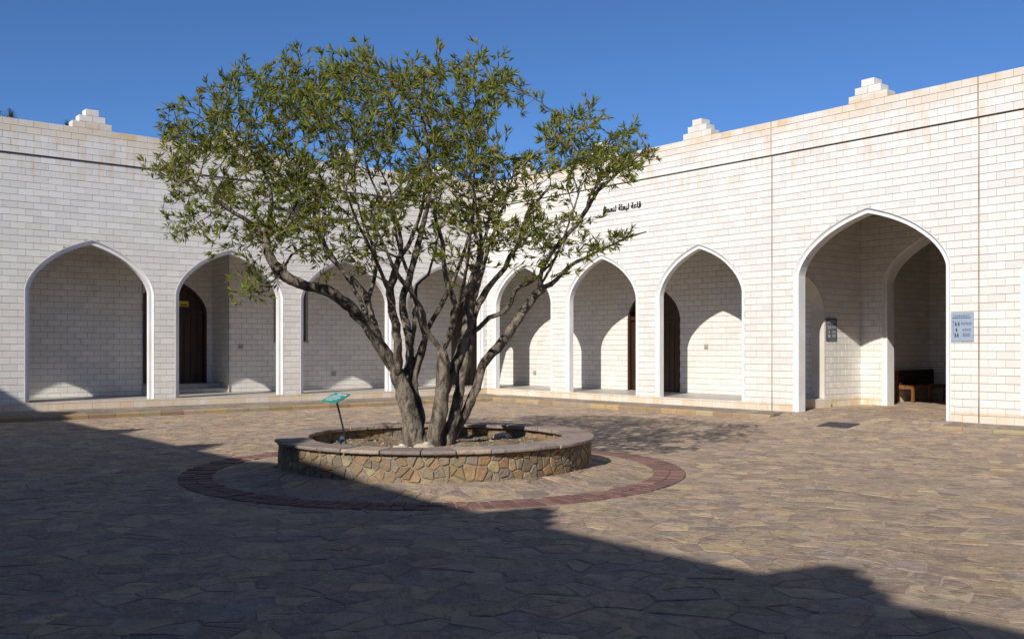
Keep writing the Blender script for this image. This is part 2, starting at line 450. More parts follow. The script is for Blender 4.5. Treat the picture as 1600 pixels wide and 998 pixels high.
def sweep(mb, A, fr, prof, tint=None):
    """trim along the arch: prof = [(inward offset, depth), ...]"""
    paths = [[fr.p(u, z, d) for u, z in A.path(i)] for i, d in prof]
    for a, b in zip(paths, paths[1:]):
        for i in range(len(a) - 1):
            q = [a[i], b[i], b[i+1], a[i+1]]
            mb.face(q if not fr.flip() else q[::-1], tint)

TRIM = [(-0.004, -0.02), (-0.004, 0.004), (0.010, 0.004), (0.044, -0.040), (0.105, -0.040)]

def arch_trim(A, fr, parent, deep=.19):
    mb = MB(); sweep(mb, A, fr, TRIM + [(0.105, -deep)])
    o = mb.build('arch_trim', 'paint', parent)
    return o

ZTOP, ZGR = 6.577, 5.812
GROOVE = 0.022
def merlon(parent, fr, c, z=ZTOP, out=.034):
    """three-tier stepped finial of blocks: 3, 2 and 1"""
    root = link('merlon', None, parent); base = fr.p(c, z, -0.15); root.location = base - parent_world(parent)
    for k, n in enumerate((3, 2, 1)):
        for j in range(n):
            u = c + (j - (n - 1) / 2) * 0.285
            mb = MB(); z0 = z + k * 0.148 + 0.003; w = 0.139
            pts = []
            for dd in (-0.30, 0.0):
                for uu, zz in ((u-w, z0), (u+w, z0), (u+w, z0+0.142), (u-w, z0+0.142)): pts.append(fr.p(uu, zz, dd + out + random.uniform(-.003, .003)))
            f = [(0,3,2,1),(4,5,6,7),(0,1,5,4),(1,2,6,5),(2,3,7,6),(3,0,4,7)]
            if fr.flip(): f = [q[::-1] for q in f]
            mb.mesh_add(pts, f); mb.build('block', 'block', root)
    return root

def socket(loc, n, label):
    r = empty('wall_socket', loc, label, 'socket', 'small sockets on the gallery walls')
    t = Vector((n.y, -n.x, 0)) if abs(n.z) < .5 else Vector((1, 0, 0))
    mb = MB(); M = Matrix((( t.x, n.x, 0, loc.x), (t.y, n.y, 0, loc.y), (0, 0, 1, loc.z), (0, 0, 0, 1)))
    mb.box((-.06, 0, -.06), (.06, .022, .06), None, M); mb.build('back_plate', 'socket', r)
    mb = MB(); mb.box((-.035, .024, -.035), (.035, .034, .035), None, M); mb.build('cover', 'socket', r)

# ------------------------------------------------------------------ courtyard ground
TC = P(682.5, 700, 12.23); TA, TB = TC.x, -TC.y                 # planter centre
def ground_z(a, b):
    z = 0.0
    r = math.hypot(a - TA, b - TB)
    if r < 2.74: z += 0.10 * min(1.0, max(0.0, (2.74 - r) / 0.70))
    if b <= 0.02: return 0.165                                    # portal floor
    if 10.45 < a < 14.65 and b < 1.25:                           # ramp up to the portal
        e = min(1.0, (a - 10.45) / 0.45, (14.65 - a) / 0.30); z += 0.165 * e * min(1.0, max(0.0, (1.25 - b) / 1.2))
    if a > 13.5 and b < 4: z += 0.045 * min(1, (a - 13.5) / 1.0) * max(0.0, min(1.0, (4 - b) / 2.5)) * (0 if (a < 14.75 and b < 1.25) else 1)
    return z
WL, WR = 1.0, 0.58                                               # kerb widths, left and right
AMAX, BMAX = 25.2, 21.93
STONE_COLS = [(0.482, 0.349, 0.239), (0.45, 0.327, 0.23), (0.424, 0.317, 0.23), (0.482, 0.359, 0.23), (0.546, 0.4, 0.233), (0.468, 0.334, 0.233), (0.336, 0.249, 0.187), (0.393, 0.303, 0.249), (0.504, 0.372, 0.252), (0.589, 0.441, 0.275), (0.457, 0.334, 0.236), (0.361, 0.269, 0.207), (0.468, 0.344, 0.249), (0.378, 0.286, 0.224), (0.439, 0.306, 0.224), (0.346, 0.272, 0.227)]

def clip_poly(poly, n, d):
    """keep points with n.p <= d"""
    out = []
    for i in range(len(poly)):
        p, q = poly[i], poly[(i+1) % len(poly)]
        sp = n[0]*p[0] + n[1]*p[1] - d; sq = n[0]*q[0] + n[1]*q[1] - d
        if sp <= 0: out.append(p)
        if (sp < 0 < sq) or (sq < 0 < sp):
            t = sp / (sp - sq); out.append((p[0] + (q[0]-p[0])*t, p[1] + (q[1]-p[1])*t))
    return out
def inset_poly(poly, d):
    """move every edge of a convex polygon inwards by d"""
    area = sum(poly[i][0]*poly[(i+1)%len(poly)][1] - poly[(i+1)%len(poly)][0]*poly[i][1] for i in range(len(poly)))
    if area < 0: poly = poly[::-1]
    out = poly
    for i in range(len(poly)):
        p, q = poly[i], poly[(i+1) % len(poly)]; ex, ey = q[0]-p[0], q[1]-p[1]; L = math.hypot(ex, ey)
        if L < 1e-6: continue
        n = (ey / L, -ex / L)
        out = clip_poly(out, n, n[0]*p[0] + n[1]*p[1] - d)
        if len(out) < 3: return []
    return out
def voronoi(x0, x1, y0, y1, sp, rnd, drop=0.2, jitter=0.46):
    """seed -> convex cell polygons on a jittered, partly thinned grid"""
    nx, ny = int((x1-x0)/sp)+3, int((y1-y0)/sp)+3; g = {}
    for i in range(-1, nx):
        for j in range(-1, ny):
            if rnd.random() < drop: continue
            g[(i, j)] = (x0 + (i+.5+rnd.uniform(-jitter, jitter))*sp, y0 + (j+.5+rnd.uniform(-jitter, jitter))*sp)
    for (i, j), s in g.items():
        if not (x0 <= s[0] <= x1 and y0 <= s[1] <= y1): continue
        R_ = sp * 2.2
        poly = [(s[0]-R_, s[1]-R_), (s[0]+R_, s[1]-R_), (s[0]+R_, s[1]+R_), (s[0]-R_, s[1]+R_)]
        nb = []
        for di in range(-3, 4):
            for dj in range(-3, 4):
                t = g.get((i+di, j+dj))
                if t and t is not s: nb.append(((t[0]-s[0])**2 + (t[1]-s[1])**2, t))
        nb.sort()
        for d2, t in nb[:26]:
            n = (t[0]-s[0], t[1]-s[1]); d = (t[0]**2 + t[1]**2 - s[0]**2 - s[1]**2) / 2
            poly = clip_poly(poly, n, d)
            if len(poly) < 3: break
        if len(poly) >= 3: yield s, poly

def build_ground():
    far = MB(); far.face([(-900,-900,-.16),(900,-900,-.16),(900,900,-.16),(-900,900,-.16)])
    o = far.build('ground', 'sand'); tag(o, 'flat sandy ground around the courtyard building', kind='structure')
    root = empty('pavement', (12, -10, 0), 'irregular brown and grey flagstone paving of the courtyard', kind='structure')
    # bedding sheet following the ground height
    mb = MB(); st = 0.25; na, nb = int(26.4/st), int(32/st); idx = {}
    for i in range(na+1):
        for j in range(nb+1):
            a, b = -0.2 + i*st, -9.0 + j*st; idx[(i, j)] = len(mb.v); mb.v.append((a, -b, ground_z(a, b) - 0.0018))
    for i in range(na):
        for j in range(nb):
            a, b = -0.2+(i+.5)*st, -9.0+(j+.5)*st
            if b < 0.0 and not (10.2 < a < 15.0): continue
            if math.hypot(a-TA, b-TB) < 1.7: continue
            mb.f.append((idx[(i,j)], idx[(i,j+1)], idx[(i+1,j+1)], idx[(i+1,j)])); mb.t.append(None)
    mb.build('joint_bed', 'joint', root)
    rnd = random.Random(11); cells = []
    for s, poly in voronoi(0.6, AMAX, -8.7, BMAX, 0.188, rnd, 0.40, 0.495):
        a, b = s
        if b < 0 and not (10.36 < a < 14.86): continue
        if not (WL < a < AMAX): continue
        if b < WR and not (10.5 < a < 14.6): continue
        rr = math.hypot(a-TA, b-TB)
        if rr < 1.98 or 2.76 < rr < 3.15: continue
        poly = clip_poly(poly, (-1, 0), -WL)
        if b > 0: 
            if not (10.5 < a < 14.6): poly = clip_poly(poly, (0, -1), -WR)
        else:
            poly = clip_poly(clip_poly(poly, (-1, 0), -10.36), (1, 0), 14.86)
        if rr < 4.2 and len(poly) >= 3:
            n = ((a-TA)/rr, (b-TB)/rr); d0 = n[0]*TA + n[1]*TB
            if rr > 3.1: poly = clip_poly(poly, (-n[0], -n[1]), -(d0 + 3.155))
            else: poly = clip_poly(clip_poly(poly, n, d0 + 2.755), (-n[0], -n[1]), -(d0 + 1.985))
        if len(poly) < 3: continue
        poly = inset_poly(poly, rnd.uniform(0.0015, 0.0055))
        if len(poly) < 3: continue
        ar = abs(sum(poly[i][0]*poly[(i+1)%len(poly)][1] - poly[(i+1)%len(poly)][0]*poly[i][1] for i in range(len(poly)))) / 2
        if ar < 0.004: continue
        cells.append((s, poly, ar))
    def score(c):
        q = project((c[0][0], -c[0][1], 0))
        if not q or not (5 < q[0] < 1595 and 5 < q[1] < 993): return 0
        return c[2] / q[2] ** 3
    cells.sort(key=lambda c: -score(c))
    rest = MB()
    for k, (s, poly, ar) in enumerate(cells):
        col = jit(rnd.choice(STONE_COLS), 0.14, rnd); tx, ty = rnd.gauss(0, .014), rnd.gauss(0, .014); h = rnd.uniform(-.0008, .005)
        mb = MB() if (k < 300 and score(cells[k]) > 0) else rest
        area = sum(poly[i][0]*poly[(i+1)%len(poly)][1] - poly[(i+1)%len(poly)][0]*poly[i][1] for i in range(len(poly)))
        if area < 0: poly = poly[::-1]
        pp = []                                                      # broken, slightly wavy edges
        for i in range(len(poly)):
            p, q = poly[i], poly[(i+1) % len(poly)]; pp.append(p); L = math.hypot(q[0]-p[0], q[1]-p[1])
            if L > .10:
                t = rnd.uniform(.3, .7); w = -abs(rnd.gauss(0, .035)) * L
                pp.append((p[0]+(q[0]-p[0])*t + (q[1]-p[1])/L*w, p[1]+(q[1]-p[1])*t - (q[0]-p[0])/L*w))
        poly = pp; n = len(poly); cx_ = sum(p[0] for p in poly)/n; cy_ = sum(p[1] for p in poly)/n
        ins = [(cx_+(p[0]-cx_)*.972, cy_+(p[1]-cy_)*.972) for p in poly]
        def zz(p): return ground_z(p[0], p[1]) + h + tx*(p[0]-s[0]) + ty*(p[1]-s[1])
        v = [(p[0], -p[1], zz(p) - 0.03) for p in poly] + [(p[0], -p[1], zz(p) - 0.003) for p in poly] + [(p[0], -p[1], zz(p)) for p in ins]
        f = []
        for i in range(n):
            j = (i+1) % n; f.append((j, i, n+i, n+j)); f.append((n+j, n+i, 2*n+i, 2*n+j))
        f.append(tuple(reversed(range(2*n, 3*n))))
        mb.mesh_add(v, f, col)
        if mb is not rest: mb.build('paving_stone', 'flag', root, origin=(s[0], -s[1], 0))
    rest.build('paving_stones', 'flag', root, kind='stuff')
build_ground()

def build_brick_ring():
    root = empty('paving_ring', (TA, -TB, 0), 'ring of dark red brick pavers set in the paving round the planter', kind='structure')
    rnd = random.Random(5); N_ = 150
    for row in range(2):
        r0 = 2.765 + row * 0.196; r1 = r0 + 0.188
        for k in range(N_):
            t0 = 2*math.pi*(k + 0.0*row + 0.08)/N_; t1 = 2*math.pi*(k + 0.0*row + 0.92)/N_
            col = jit(rnd.choice([(.20,.098,.080),(.175,.085,.072),(.225,.118,.096),(.155,.080,.070)]), .12, rnd); h = rnd.uniform(0.006, 0.020)
            q = [(r0, t0), (r1, t0), (r1, t1), (r0, t1)]; mb = MB(); tm = (t0+t1)/2; rm = (r0+r1)/2
            v = []
            for zz, s in ((-.05, 1), (h-.004, 1), (h, .95)):
                for r, t in q:
                    rr = rm + (r-rm)*s; tt = tm + (t-tm)*s; v.append((TA + rr*math.cos(tt), -TB + rr*math.sin(tt), zz))
            f = []
            for b in (0, 4):
                for i in range(4):
                    j = (i+1) % 4; f.append((b+i, b+j, b+4+j, b+4+i))
            f.append((8, 9, 10, 11)); mb.mesh_add(v, f, col)
            mb.build('brick', 'redbrick', root, origin=(TA + rm*math.cos(tm), -TB + rm*math.sin(tm), 0))
build_brick_ring()

def build_kerbs():
    rnd = random.Random(21)
    cols = [(.36,.25,.125),(.42,.29,.14),(.30,.21,.12),(.38,.29,.17),(.33,.26,.18)]
    topc = [(.27,.225,.185),(.23,.20,.175),(.31,.26,.205),(.25,.22,.20)]
    def kerb(name, label, fr, w, u0, u1, gaps, zf):
        root = empty(name, fr.p((u0+u1)/2, 0), label, kind='structure'); u = u0
        mb = MB()                                                    # bed under the walk
        while u < u1 - .05:
            L = min(rnd.uniform(.42, .62), u1 - u)
            if any(g0 - .02 < u + L/2 < g1 + .02 for g0, g1 in gaps): u += L; continue
            # face stone with a slightly rounded top edge, then two slabs back to the wall
            z = zf(u + L/2)
            def prism(d0, d1, z0, z1a, z1b, name_, cc, mat, nose=False):
                m = MB(); a, b = u + .005, u + L - .005
                prof = [(d1, z0), (d0, z0), (d0, z1a), (d1, z1b)] if not nose else [(d1, z0), (d0, z0), (d0, z1a - .025), (d0 - .022, z1a), (d1, z1b)]
                n = len(prof); v = [fr.p(a, zz, dd) for dd, zz in prof] + [fr.p(b, zz, dd) for dd, zz in prof]
                f = [tuple(range(n)), tuple(reversed(range(n, 2*n)))] + [(i, n+i, n+(i+1)%n, (i+1)%n) for i in range(n)]
                if fr.flip(): f = [q[::-1] for q in f]
                m.mesh_add(v, f, jit(cc, .15, rnd)); m.build(name_, mat, root, origin=fr.p(u+L/2, 0, (d0+d1)/2))
            prism(w + rnd.uniform(-.006, .006), w - .14, -.08, z, z + .006, 'kerb_stone', rnd.choice(cols), 'kerb', True)
            k = 2 if w > .8 else 1; dd = (w - .148) / k
            for q in range(k):
                e0 = w - .148 - q*dd; e1 = e0 - dd + .008
                za = z + .006 + (Z0 + .005 - z)*(1 - e0/w); zb = z + .006 + (Z0 + .005 - z)*(1 - e1/w)
                prism(e0, max(e1, .0), -.08, za, zb, 'slab', rnd.choice(topc), 'flag')
            u += L
    kerb('kerb_left', 'low tan stone kerb along the foot of the left wall', FL, WL, 0.01, BMAX, [], lambda u: .105)
    kerb('kerb_right', 'low tan stone kerb along the foot of the right wall, broken at the portal', FR_, WR, 1.02, AMAX, [(10.55, 14.25)], lambda u: .105 if u < 10 else .11)
FR_ = Frame((0, 0, 0), (1, 0, 0), (0, -1, 0))
FL = Frame((0, 0, 0), (0, -1, 0), (1, 0, 0))
build_kerbs()

# ------------------------------------------------------------------ the arcaded wings
ZFL, ZCEIL = 0.34, 4.75
def parapet(root, front, fr, u0, u1, breaks, n_single, merl, rnd):
    mb = MB()
    v = [fr.p(u, z, d) for u in (u0, u1) for d in (-.32, .004) for z in (ZGR - .02, ZTOP - .012)]
    f = [(0,1,3,2),(4,6,7,5),(0,4,5,1),(2,3,7,6),(1,5,7,3),(0,2,6,4)]
    # groove: leave the parapet core starting above it
    v = [fr.p(u, z, d) for u in (u0, u1) for d in (-.30, .027) for z in (ZGR + GROOVE, ZTOP - .012)]
    mb.mesh_add(v, f)
    v = [fr.p(u, z, d) for u in (u0, u1) for d in (-.32, -.045) for z in (ZGR - .05, ZGR + GROOVE + .02)]
    mb.mesh_add(v, f)
    mb.build('parapet_core', 'mortar', root)
    cells = wall_cells(u0, u1, ZGR, ZGR + 5*COURSE, [], breaks)
    cells = [[(u, z + 0.020) for u, z in c] for c in cells]
    for m in merl: merlon(root, fr, m, ZGR + 5*COURSE + .020)
    return cells

def double_door(parent, fr, A, depth, label=None):
    """dark arched double door: frame, transom, two leaves with boards, handles"""
    root = link('door', None, parent); root.location = fr.p(A.c, A.sill, depth) - parent_world(parent)
    if label: root['label'] = label
    mb = MB(); sweep(mb, A, fr, [(0.0, 0.012), (0.0, 0.012), (0.07, 0.012), (0.07, depth - .05)]); mb.build('door_frame', 'wood_dark', root)
    mb = MB(); path = A.path(0.065); spr = A.spring
    top = [(u, z) for u, z in path if z >= spr - 1e-6]
    cx = A.c
    for p, q in zip(top, top[1:]):
        pts = [fr.p(cx, spr, depth), fr.p(*q, depth), fr.p(*p, depth)]; mb.face(pts if not fr.flip() else pts[::-1])
    mb.build('transom_panel', 'wood_dark', root)
    def board(name, u0, u1, z0, z1, d0, d1, mat='wood_dark'):
        m = MB(); v = [fr.p(u, z, d) for d in (d0, d1) for u, z in ((u0, z0), (u1, z0), (u1, z1), (u0, z1))]
        f = [(0,3,2,1),(4,5,6,7),(0,1,5,4),(1,2,6,5),(2,3,7,6),(3,0,4,7)]
        m.mesh_add(v, [q[::-1] for q in f] if fr.flip() else f); return m
    board('', A.c - A.hw + .02, A.c + A.hw - .02, spr - .05, spr + .06, depth - .02, depth + .07).build('transom_bar', 'wood_dark', root)
    for s in (-1, 1):
        u0, u1 = (A.c - A.hw + .075, A.c - .006) if s < 0 else (A.c + .006, A.c + A.hw - .075)
        leaf = board('', u0, u1, A.sill + .01, spr - .052, depth - .05, depth).build('leaf', 'wood_dark', root)
        n = 5; w = (u1 - u0) / n
        for k in range(n):
            board('', u0 + k*w + .008, u0 + (k+1)*w - .008, A.sill + .12, spr - .16, depth + .001, depth + .022).build('board', 'wood_dark', leaf)
        h = A.c + s * .09
        board('', h - .014, h + .014, A.sill + .95, A.sill + 1.2, depth + .024, depth + .07).build('handle', 'metal_dark', leaf)
    return root

def sheet_box(name, mat, root, lo, hi, kind=None):
    m = MB(); m.box(lo, hi); return m.build(name, mat, root, kind=kind)

def inner_wall(root, fr, u0, u1, z0, z1, ops, n_single=0, name='inner_wall', breaks=()):
    mb = MB(); wall_core(mb, fr, u0 - .04, u1 + .04, z0, z1, ops, -.009); w = mb.build(name, 'mortar', root)
    emit_blocks(wall_cells(u0, u1, z0, z1, ops, breaks), fr, w, n_single, rnd=random.Random(int(abs(u0*13+u1*7+fr.o.x*3+fr.o.y))))
    return w

def build_right_wing():
    root = empty('arcade_wing', (12.6, 0, 0), 'white limestone arcade wing on the right with a tall pointed portal and stepped merlons', 'building', 'wings round the courtyard')
    fr = FR_; hw = 1.355
    small = [Arch(c, hw, ZFL, 2.86, 4.045) for c in (1.65, 4.93, 8.24, 16.97, 20.25, 23.5)]
    big = Arch(12.615, 1.727, 0.165, 3.14, 4.415)
    ops = small + [big]; br = (10.335, 14.87)
    mb = MB(); wall_core(mb, fr, -.36, AMAX, -.1, ZGR, ops, -.009); front = mb.build('front_wall', 'mortar', root)
    mb = MB(); wall_core(mb, fr, -.36, AMAX, -.1, ZCEIL + .1, ops, -.185, .105); mb.build('wall_back', 'plaster', root)
    cells = wall_cells(0.0, AMAX, Z0, ZGR, ops, br)
    cells += parapet(root, front, fr, -.32, AMAX, br, 0, (1.65, 4.93, 8.24, 12.66, 16.97, 20.25, 23.5), None)
    emit_blocks([c for c in cells if c[0][1] < ZGR], fr, front, 240, rnd=random.Random(1))
    par = link('parapet', None, root); par.location = (0, 0, 0)
    emit_blocks([c for c in cells if c[0][1] >= ZGR], fr, par, 60, rnd=random.Random(2), proud=.036)
    for A in ops: arch_trim(A, fr, root, .29 if A is big else .19)
    # joint filler strips in the two movement joints
    for u in br:
        m = MB(); v = [fr.p(uu, z, d) for d in (-.03, -.004) for uu, z in ((u-.013, Z0), (u+.013, Z0), (u+.013, ZTOP), (u-.013, ZTOP))]
        m.mesh_add(v, [(0,3,2,1),(4,5,6,7),(0,1,5,4),(1,2,6,5),(2,3,7,6),(3,0,4,7)]); m.build('joint_filler', 'filler', root)
    # galleries
    for a0, a1 in ((-2.1, 10.0), (15.2, AMAX)):
        sheet_box('gallery_floor', 'gfloor', root, (a0, .007, -.1), (a1, 2.1, ZFL))
    sheet_box('roof', 'roof', root, (-2.6, .17, ZCEIL + .004), (AMAX + 3, 7.6, ZGR - .248))
    sheet_box('light_stop_wall', 'block', root, (-2.6, 7.3, -.12), (AMAX + 3, 7.55, ZGR - .3))  # unseen boxes added behind the rooms to stop sky light leaking in
    sheet_box('light_stop_wall', 'block', root, (-4.6, 2.45, -.12), (-2.65, 2.7, ZGR - .3))
    sheet_box('light_stop_wall', 'block', root, (-2.85, 2.7, -.12), (-2.62, 7.3, ZGR - .3))
    bk = Frame((0, 2.1, 0), (1, 0, 0), (0, -1, 0))
    D = Arch(4.905, .975, ZFL + .012, 2.40, 3.30)
    inner_wall(root, bk, -2.1, 10.0, ZFL, ZCEIL, [D], 0, 'gallery_back_wall')
    double_door(root, bk, D, -.10, 'dark brown arched double door behind the second arch of the right arcade')
    inner_wall(root, bk, 15.2, AMAX, ZFL, ZCEIL, [], 0, 'gallery_back_wall')
    # portal hall
    side = Frame((10.345, 0, 0), (0, 1, 0), (1, 0, 0))
    S = Arch(1.21, .87, .37, 2.42, 3.28)
    inner_wall(root, side, .19, 3.63, .12, ZCEIL, [S], 0, 'portal_side_wall')
    mb = MB(); sweep(mb, S, side, [(-.002, .003), (.03, .003), (.03, -.345)]); mb.build('side_arch_trim', 'plaster', root)
    sheet_box('threshold_step', 'block', root, (10.0, .19, .10), (10.46, 2.14, .362))
    gs = Frame((10.0, 0, 0), (0, -1, 0), (-1, 0, 0)); S2 = Arch(-1.21, .87, .34, 2.42, 3.28)
    mb = MB(); wall_core(mb, gs, -2.1, -.185, .3, ZCEIL, [S2], 0.0); mb.build('gallery_end_wall', 'block', root)
    far = Frame((14.86, 0, 0), (0, -1, 0), (-1, 0, 0))
    inner_wall(root, far, -7.05, -.19, .12, ZCEIL, [], 0, 'portal_side_wall')
    pb = Frame((0, 3.63, 0), (1, 0, 0), (0, -1, 0)); A2 = Arch(12.615, 1.70, .165, 3.14, 4.38)
    inner_wall(root, pb, 10.345, 14.86, .12, ZCEIL, [A2], 0, 'portal_back_wall')
    arch_trim(A2, pb, root, .36)
    mb = MB(); wall_core(mb, pb, 10.345, 14.86, .12, ZCEIL, [A2], -.36, .105); mb.build('wall_back', 'plaster', root)
    inner_wall(root, side, 3.99, 7.05, .12, ZCEIL, [], 0, 'hall_side_wall')
    inner_wall(root, Frame((0, 7.05, 0), (1, 0, 0), (0, -1, 0)), 10.345, 14.86, .12, ZCEIL, [], 0, 'hall_back_wall')
    return root

def build_left_wing():
    root = empty('arcade_wing', (0, -10, 0), 'white limestone arcade wing on the left with four small pointed arches', 'building', 'wings round the courtyard')
    fr = FL; hw = 1.41
    ops = [Arch(c, hw, ZFL, 2.86, 4.04) for c in (1.54, 4.83, 8.15, 11.48, 16.25, 19.6)]
    mb = MB(); wall_core(mb, fr, 0, BMAX, -.1, ZGR, ops, -.009); front = mb.build('front_wall', 'mortar', root)
    mb = MB(); wall_core(mb, fr, 0, BMAX, -.1, ZCEIL + .1, ops, -.185, .105); mb.build('wall_back', 'plaster', root)
    cells = wall_cells(0.0, BMAX, Z0, ZGR, ops)
    pc = parapet(root, front, fr, 0, BMAX, (), 0, (1.54, 4.83, 8.15, 11.48, 16.25, 19.6), None)
    emit_blocks(cells, fr, front, 240, rnd=random.Random(4))
    par = link('parapet', None, root)
    emit_blocks(pc, fr, par, 60, rnd=random.Random(5), proud=.036)
    for A in ops: arch_trim(A, fr, root)
    sheet_box('gallery_floor', 'gfloor', root, (-2.1, -BMAX, -.1), (-.007, -.002, ZFL))
    sheet_box('roof', 'roof', root, (-4.5, -BMAX, ZCEIL), (-.17, 2.6, ZGR - .252))
    sheet_box('light_stop_wall', 'block', root, (-4.55, -BMAX, -.12), (-4.3, 2.44, ZGR - .3))  # added out of view to keep outside light from leaking into the gallery
    sheet_box('light_stop_wall', 'block', root, (-4.3, -BMAX - .2, -.12), (-2.15, -BMAX + .1, ZGR - .3))
    bk = Frame((-2.1, 0, 0), (0, -1, 0), (1, 0, 0))
    NI = Arch(8.495, 1.145, ZFL, ZCEIL, ZCEIL); WI = Arch(5.47, .52, 1.75, 3.25, 3.25); CD = Arch(-.98, .80, ZFL + .012, 2.40, 3.25)
    inner_wall(root, bk, -2.1, BMAX, ZFL, ZCEIL, [NI, WI, CD], 0, 'gallery_back_wall')
    double_door(root, bk, CD, -.10, 'dark arched door in the far corner behind the tree trunks')
    # niche with two steps and its door
    s1 = Frame((0, -7.35, 0), (1, 0, 0), (0, -1, 0)); s2 = Frame((0, -9.64, 0), (-1, 0, 0), (0, 1, 0))
    inner_wall(root, s1, -3.25, -2.1, ZFL, ZCEIL, [], 0, 'niche_wall')
    inner_wall(root, s2, 2.1, 3.25, ZFL, ZCEIL, [], 0, 'niche_wall')
    nb = Frame((-3.25, 0, 0), (0, -1, 0), (1, 0, 0)); ND = Arch(8.50, 1.0, .575, 2.56, 3.48)
    inner_wall(root, nb, 7.35, 9.64, ZFL, ZCEIL, [ND], 0, 'niche_wall')
    double_door(root, nb, ND, -.08, 'dark arched double door up two steps behind the second left arch')
    sheet_box('step', 'gfloor', root, (-3.25, -9.63, ZFL - .02), (-2.13, -7.36, .455))
    sheet_box('step', 'gfloor', root, (-3.24, -9.62, .45), (-2.55, -7.37, .57))
    # window half hidden by a pier
    w = link('window', None, root); w.location = bk.p(5.47, 1.75) - parent_world(root)
    mb = MB(); sweep(mb, WI, bk, [(0, .02), (.07, .02), (.07, -.12)]); mb.build('window_frame', 'frame', w)
    for k in range(2):
        m = MB(); u0 = 4.97 + k*.5; v = [bk.p(u, z, -.08) for u, z in ((u0+.06, 1.8), (u0+.46, 1.8), (u0+.46, 3.2), (u0+.06, 3.2))]; m.face(v[::-1]); m.build('pane', 'glass', w)
    m = MB(); m.box((-2.19, -5.50, 1.76), (-2.12, -5.44, 3.24)); m.build('mullion', 'frame', w)
    m = MB(); m.box((-2.14, -6.02, 1.70), (-2.06, -4.92, 1.748)); m.build('window_sill', 'gfloor', w)
    return root
RW = build_right_wing(); LW = build_left_wing()

def build_other_wings():
    for name, label, fr, u0, u1, arches, merl, roof in (
        ('arcade_wing', 'shaded arcade wing behind the photographer whose parapet throws the long shadow', Frame((0, -BMAX, 0), (-1, 0, 0), (0, 1, 0)), -AMAX, 0.0,
            (-23.5, -20.2, -16.9, -12.6, -8.2, -4.9, -1.6), (-23.75, -20.6, -16.6, -12.6, -8.9, -4.9, -1.6), ((-2, -BMAX - 5, ZCEIL), (AMAX + 3, -BMAX - .33, ZGR - .2))),
        ('arcade_wing', 'unseen arcade wing closing the near right, added to bounce light into the courtyard', Frame((AMAX, 0, 0), (0, -1, 0), (-1, 0, 0)), 0.0, BMAX,  # out of view; added so its wall bounces light into the shade
            (1.6, 4.9, 8.2, 11.5, 14.8, 18.1), (1.6, 4.9, 8.2, 11.5, 14.8, 18.1), ((AMAX + .33, -BMAX - 5, ZCEIL), (AMAX + 4, 2, ZGR - .2)))):
        root = empty(name, fr.p((u0+u1)/2, 0), label, 'building', 'wings round the courtyard')
        ops = [Arch(c, 1.36, ZFL, 2.86, 4.04) for c in arches]
        mb = MB(); wall_core(mb, fr, u0, u1, -.1, ZGR, ops, 0.0); mb.build('front_wall', 'block', root)
        mb = MB(); v = [fr.p(u, z, d) for u in (u0, u1) for d in (-.32, .015) for z in (ZGR, 6.577)]
        mb.mesh_add(v, [(0,1,3,2),(4,6,7,5),(0,4,5,1),(2,3,7,6),(1,5,7,3),(0,2,6,4)]); mb.build('parapet', 'block', root)
        for A in ops: arch_trim(A, fr, root)
        for m in merl: merlon(root, fr, m, 6.577)
        sheet_box('roof', 'roof', root, *roof)
        mb = MB(); wall_core(mb, fr, u0, u1, -.1, ZCEIL + .1, [], -2.45); mb.build('gallery_back_wall', 'block', root)
        mb = MB(); mb.face([fr.p(u0, ZFL, -.01), fr.p(u1, ZFL, -.01), fr.p(u1, ZFL, -2.45), fr.p(u0, ZFL, -2.45)]); mb.build('gallery_floor', 'gfloor', root)
build_other_wings()

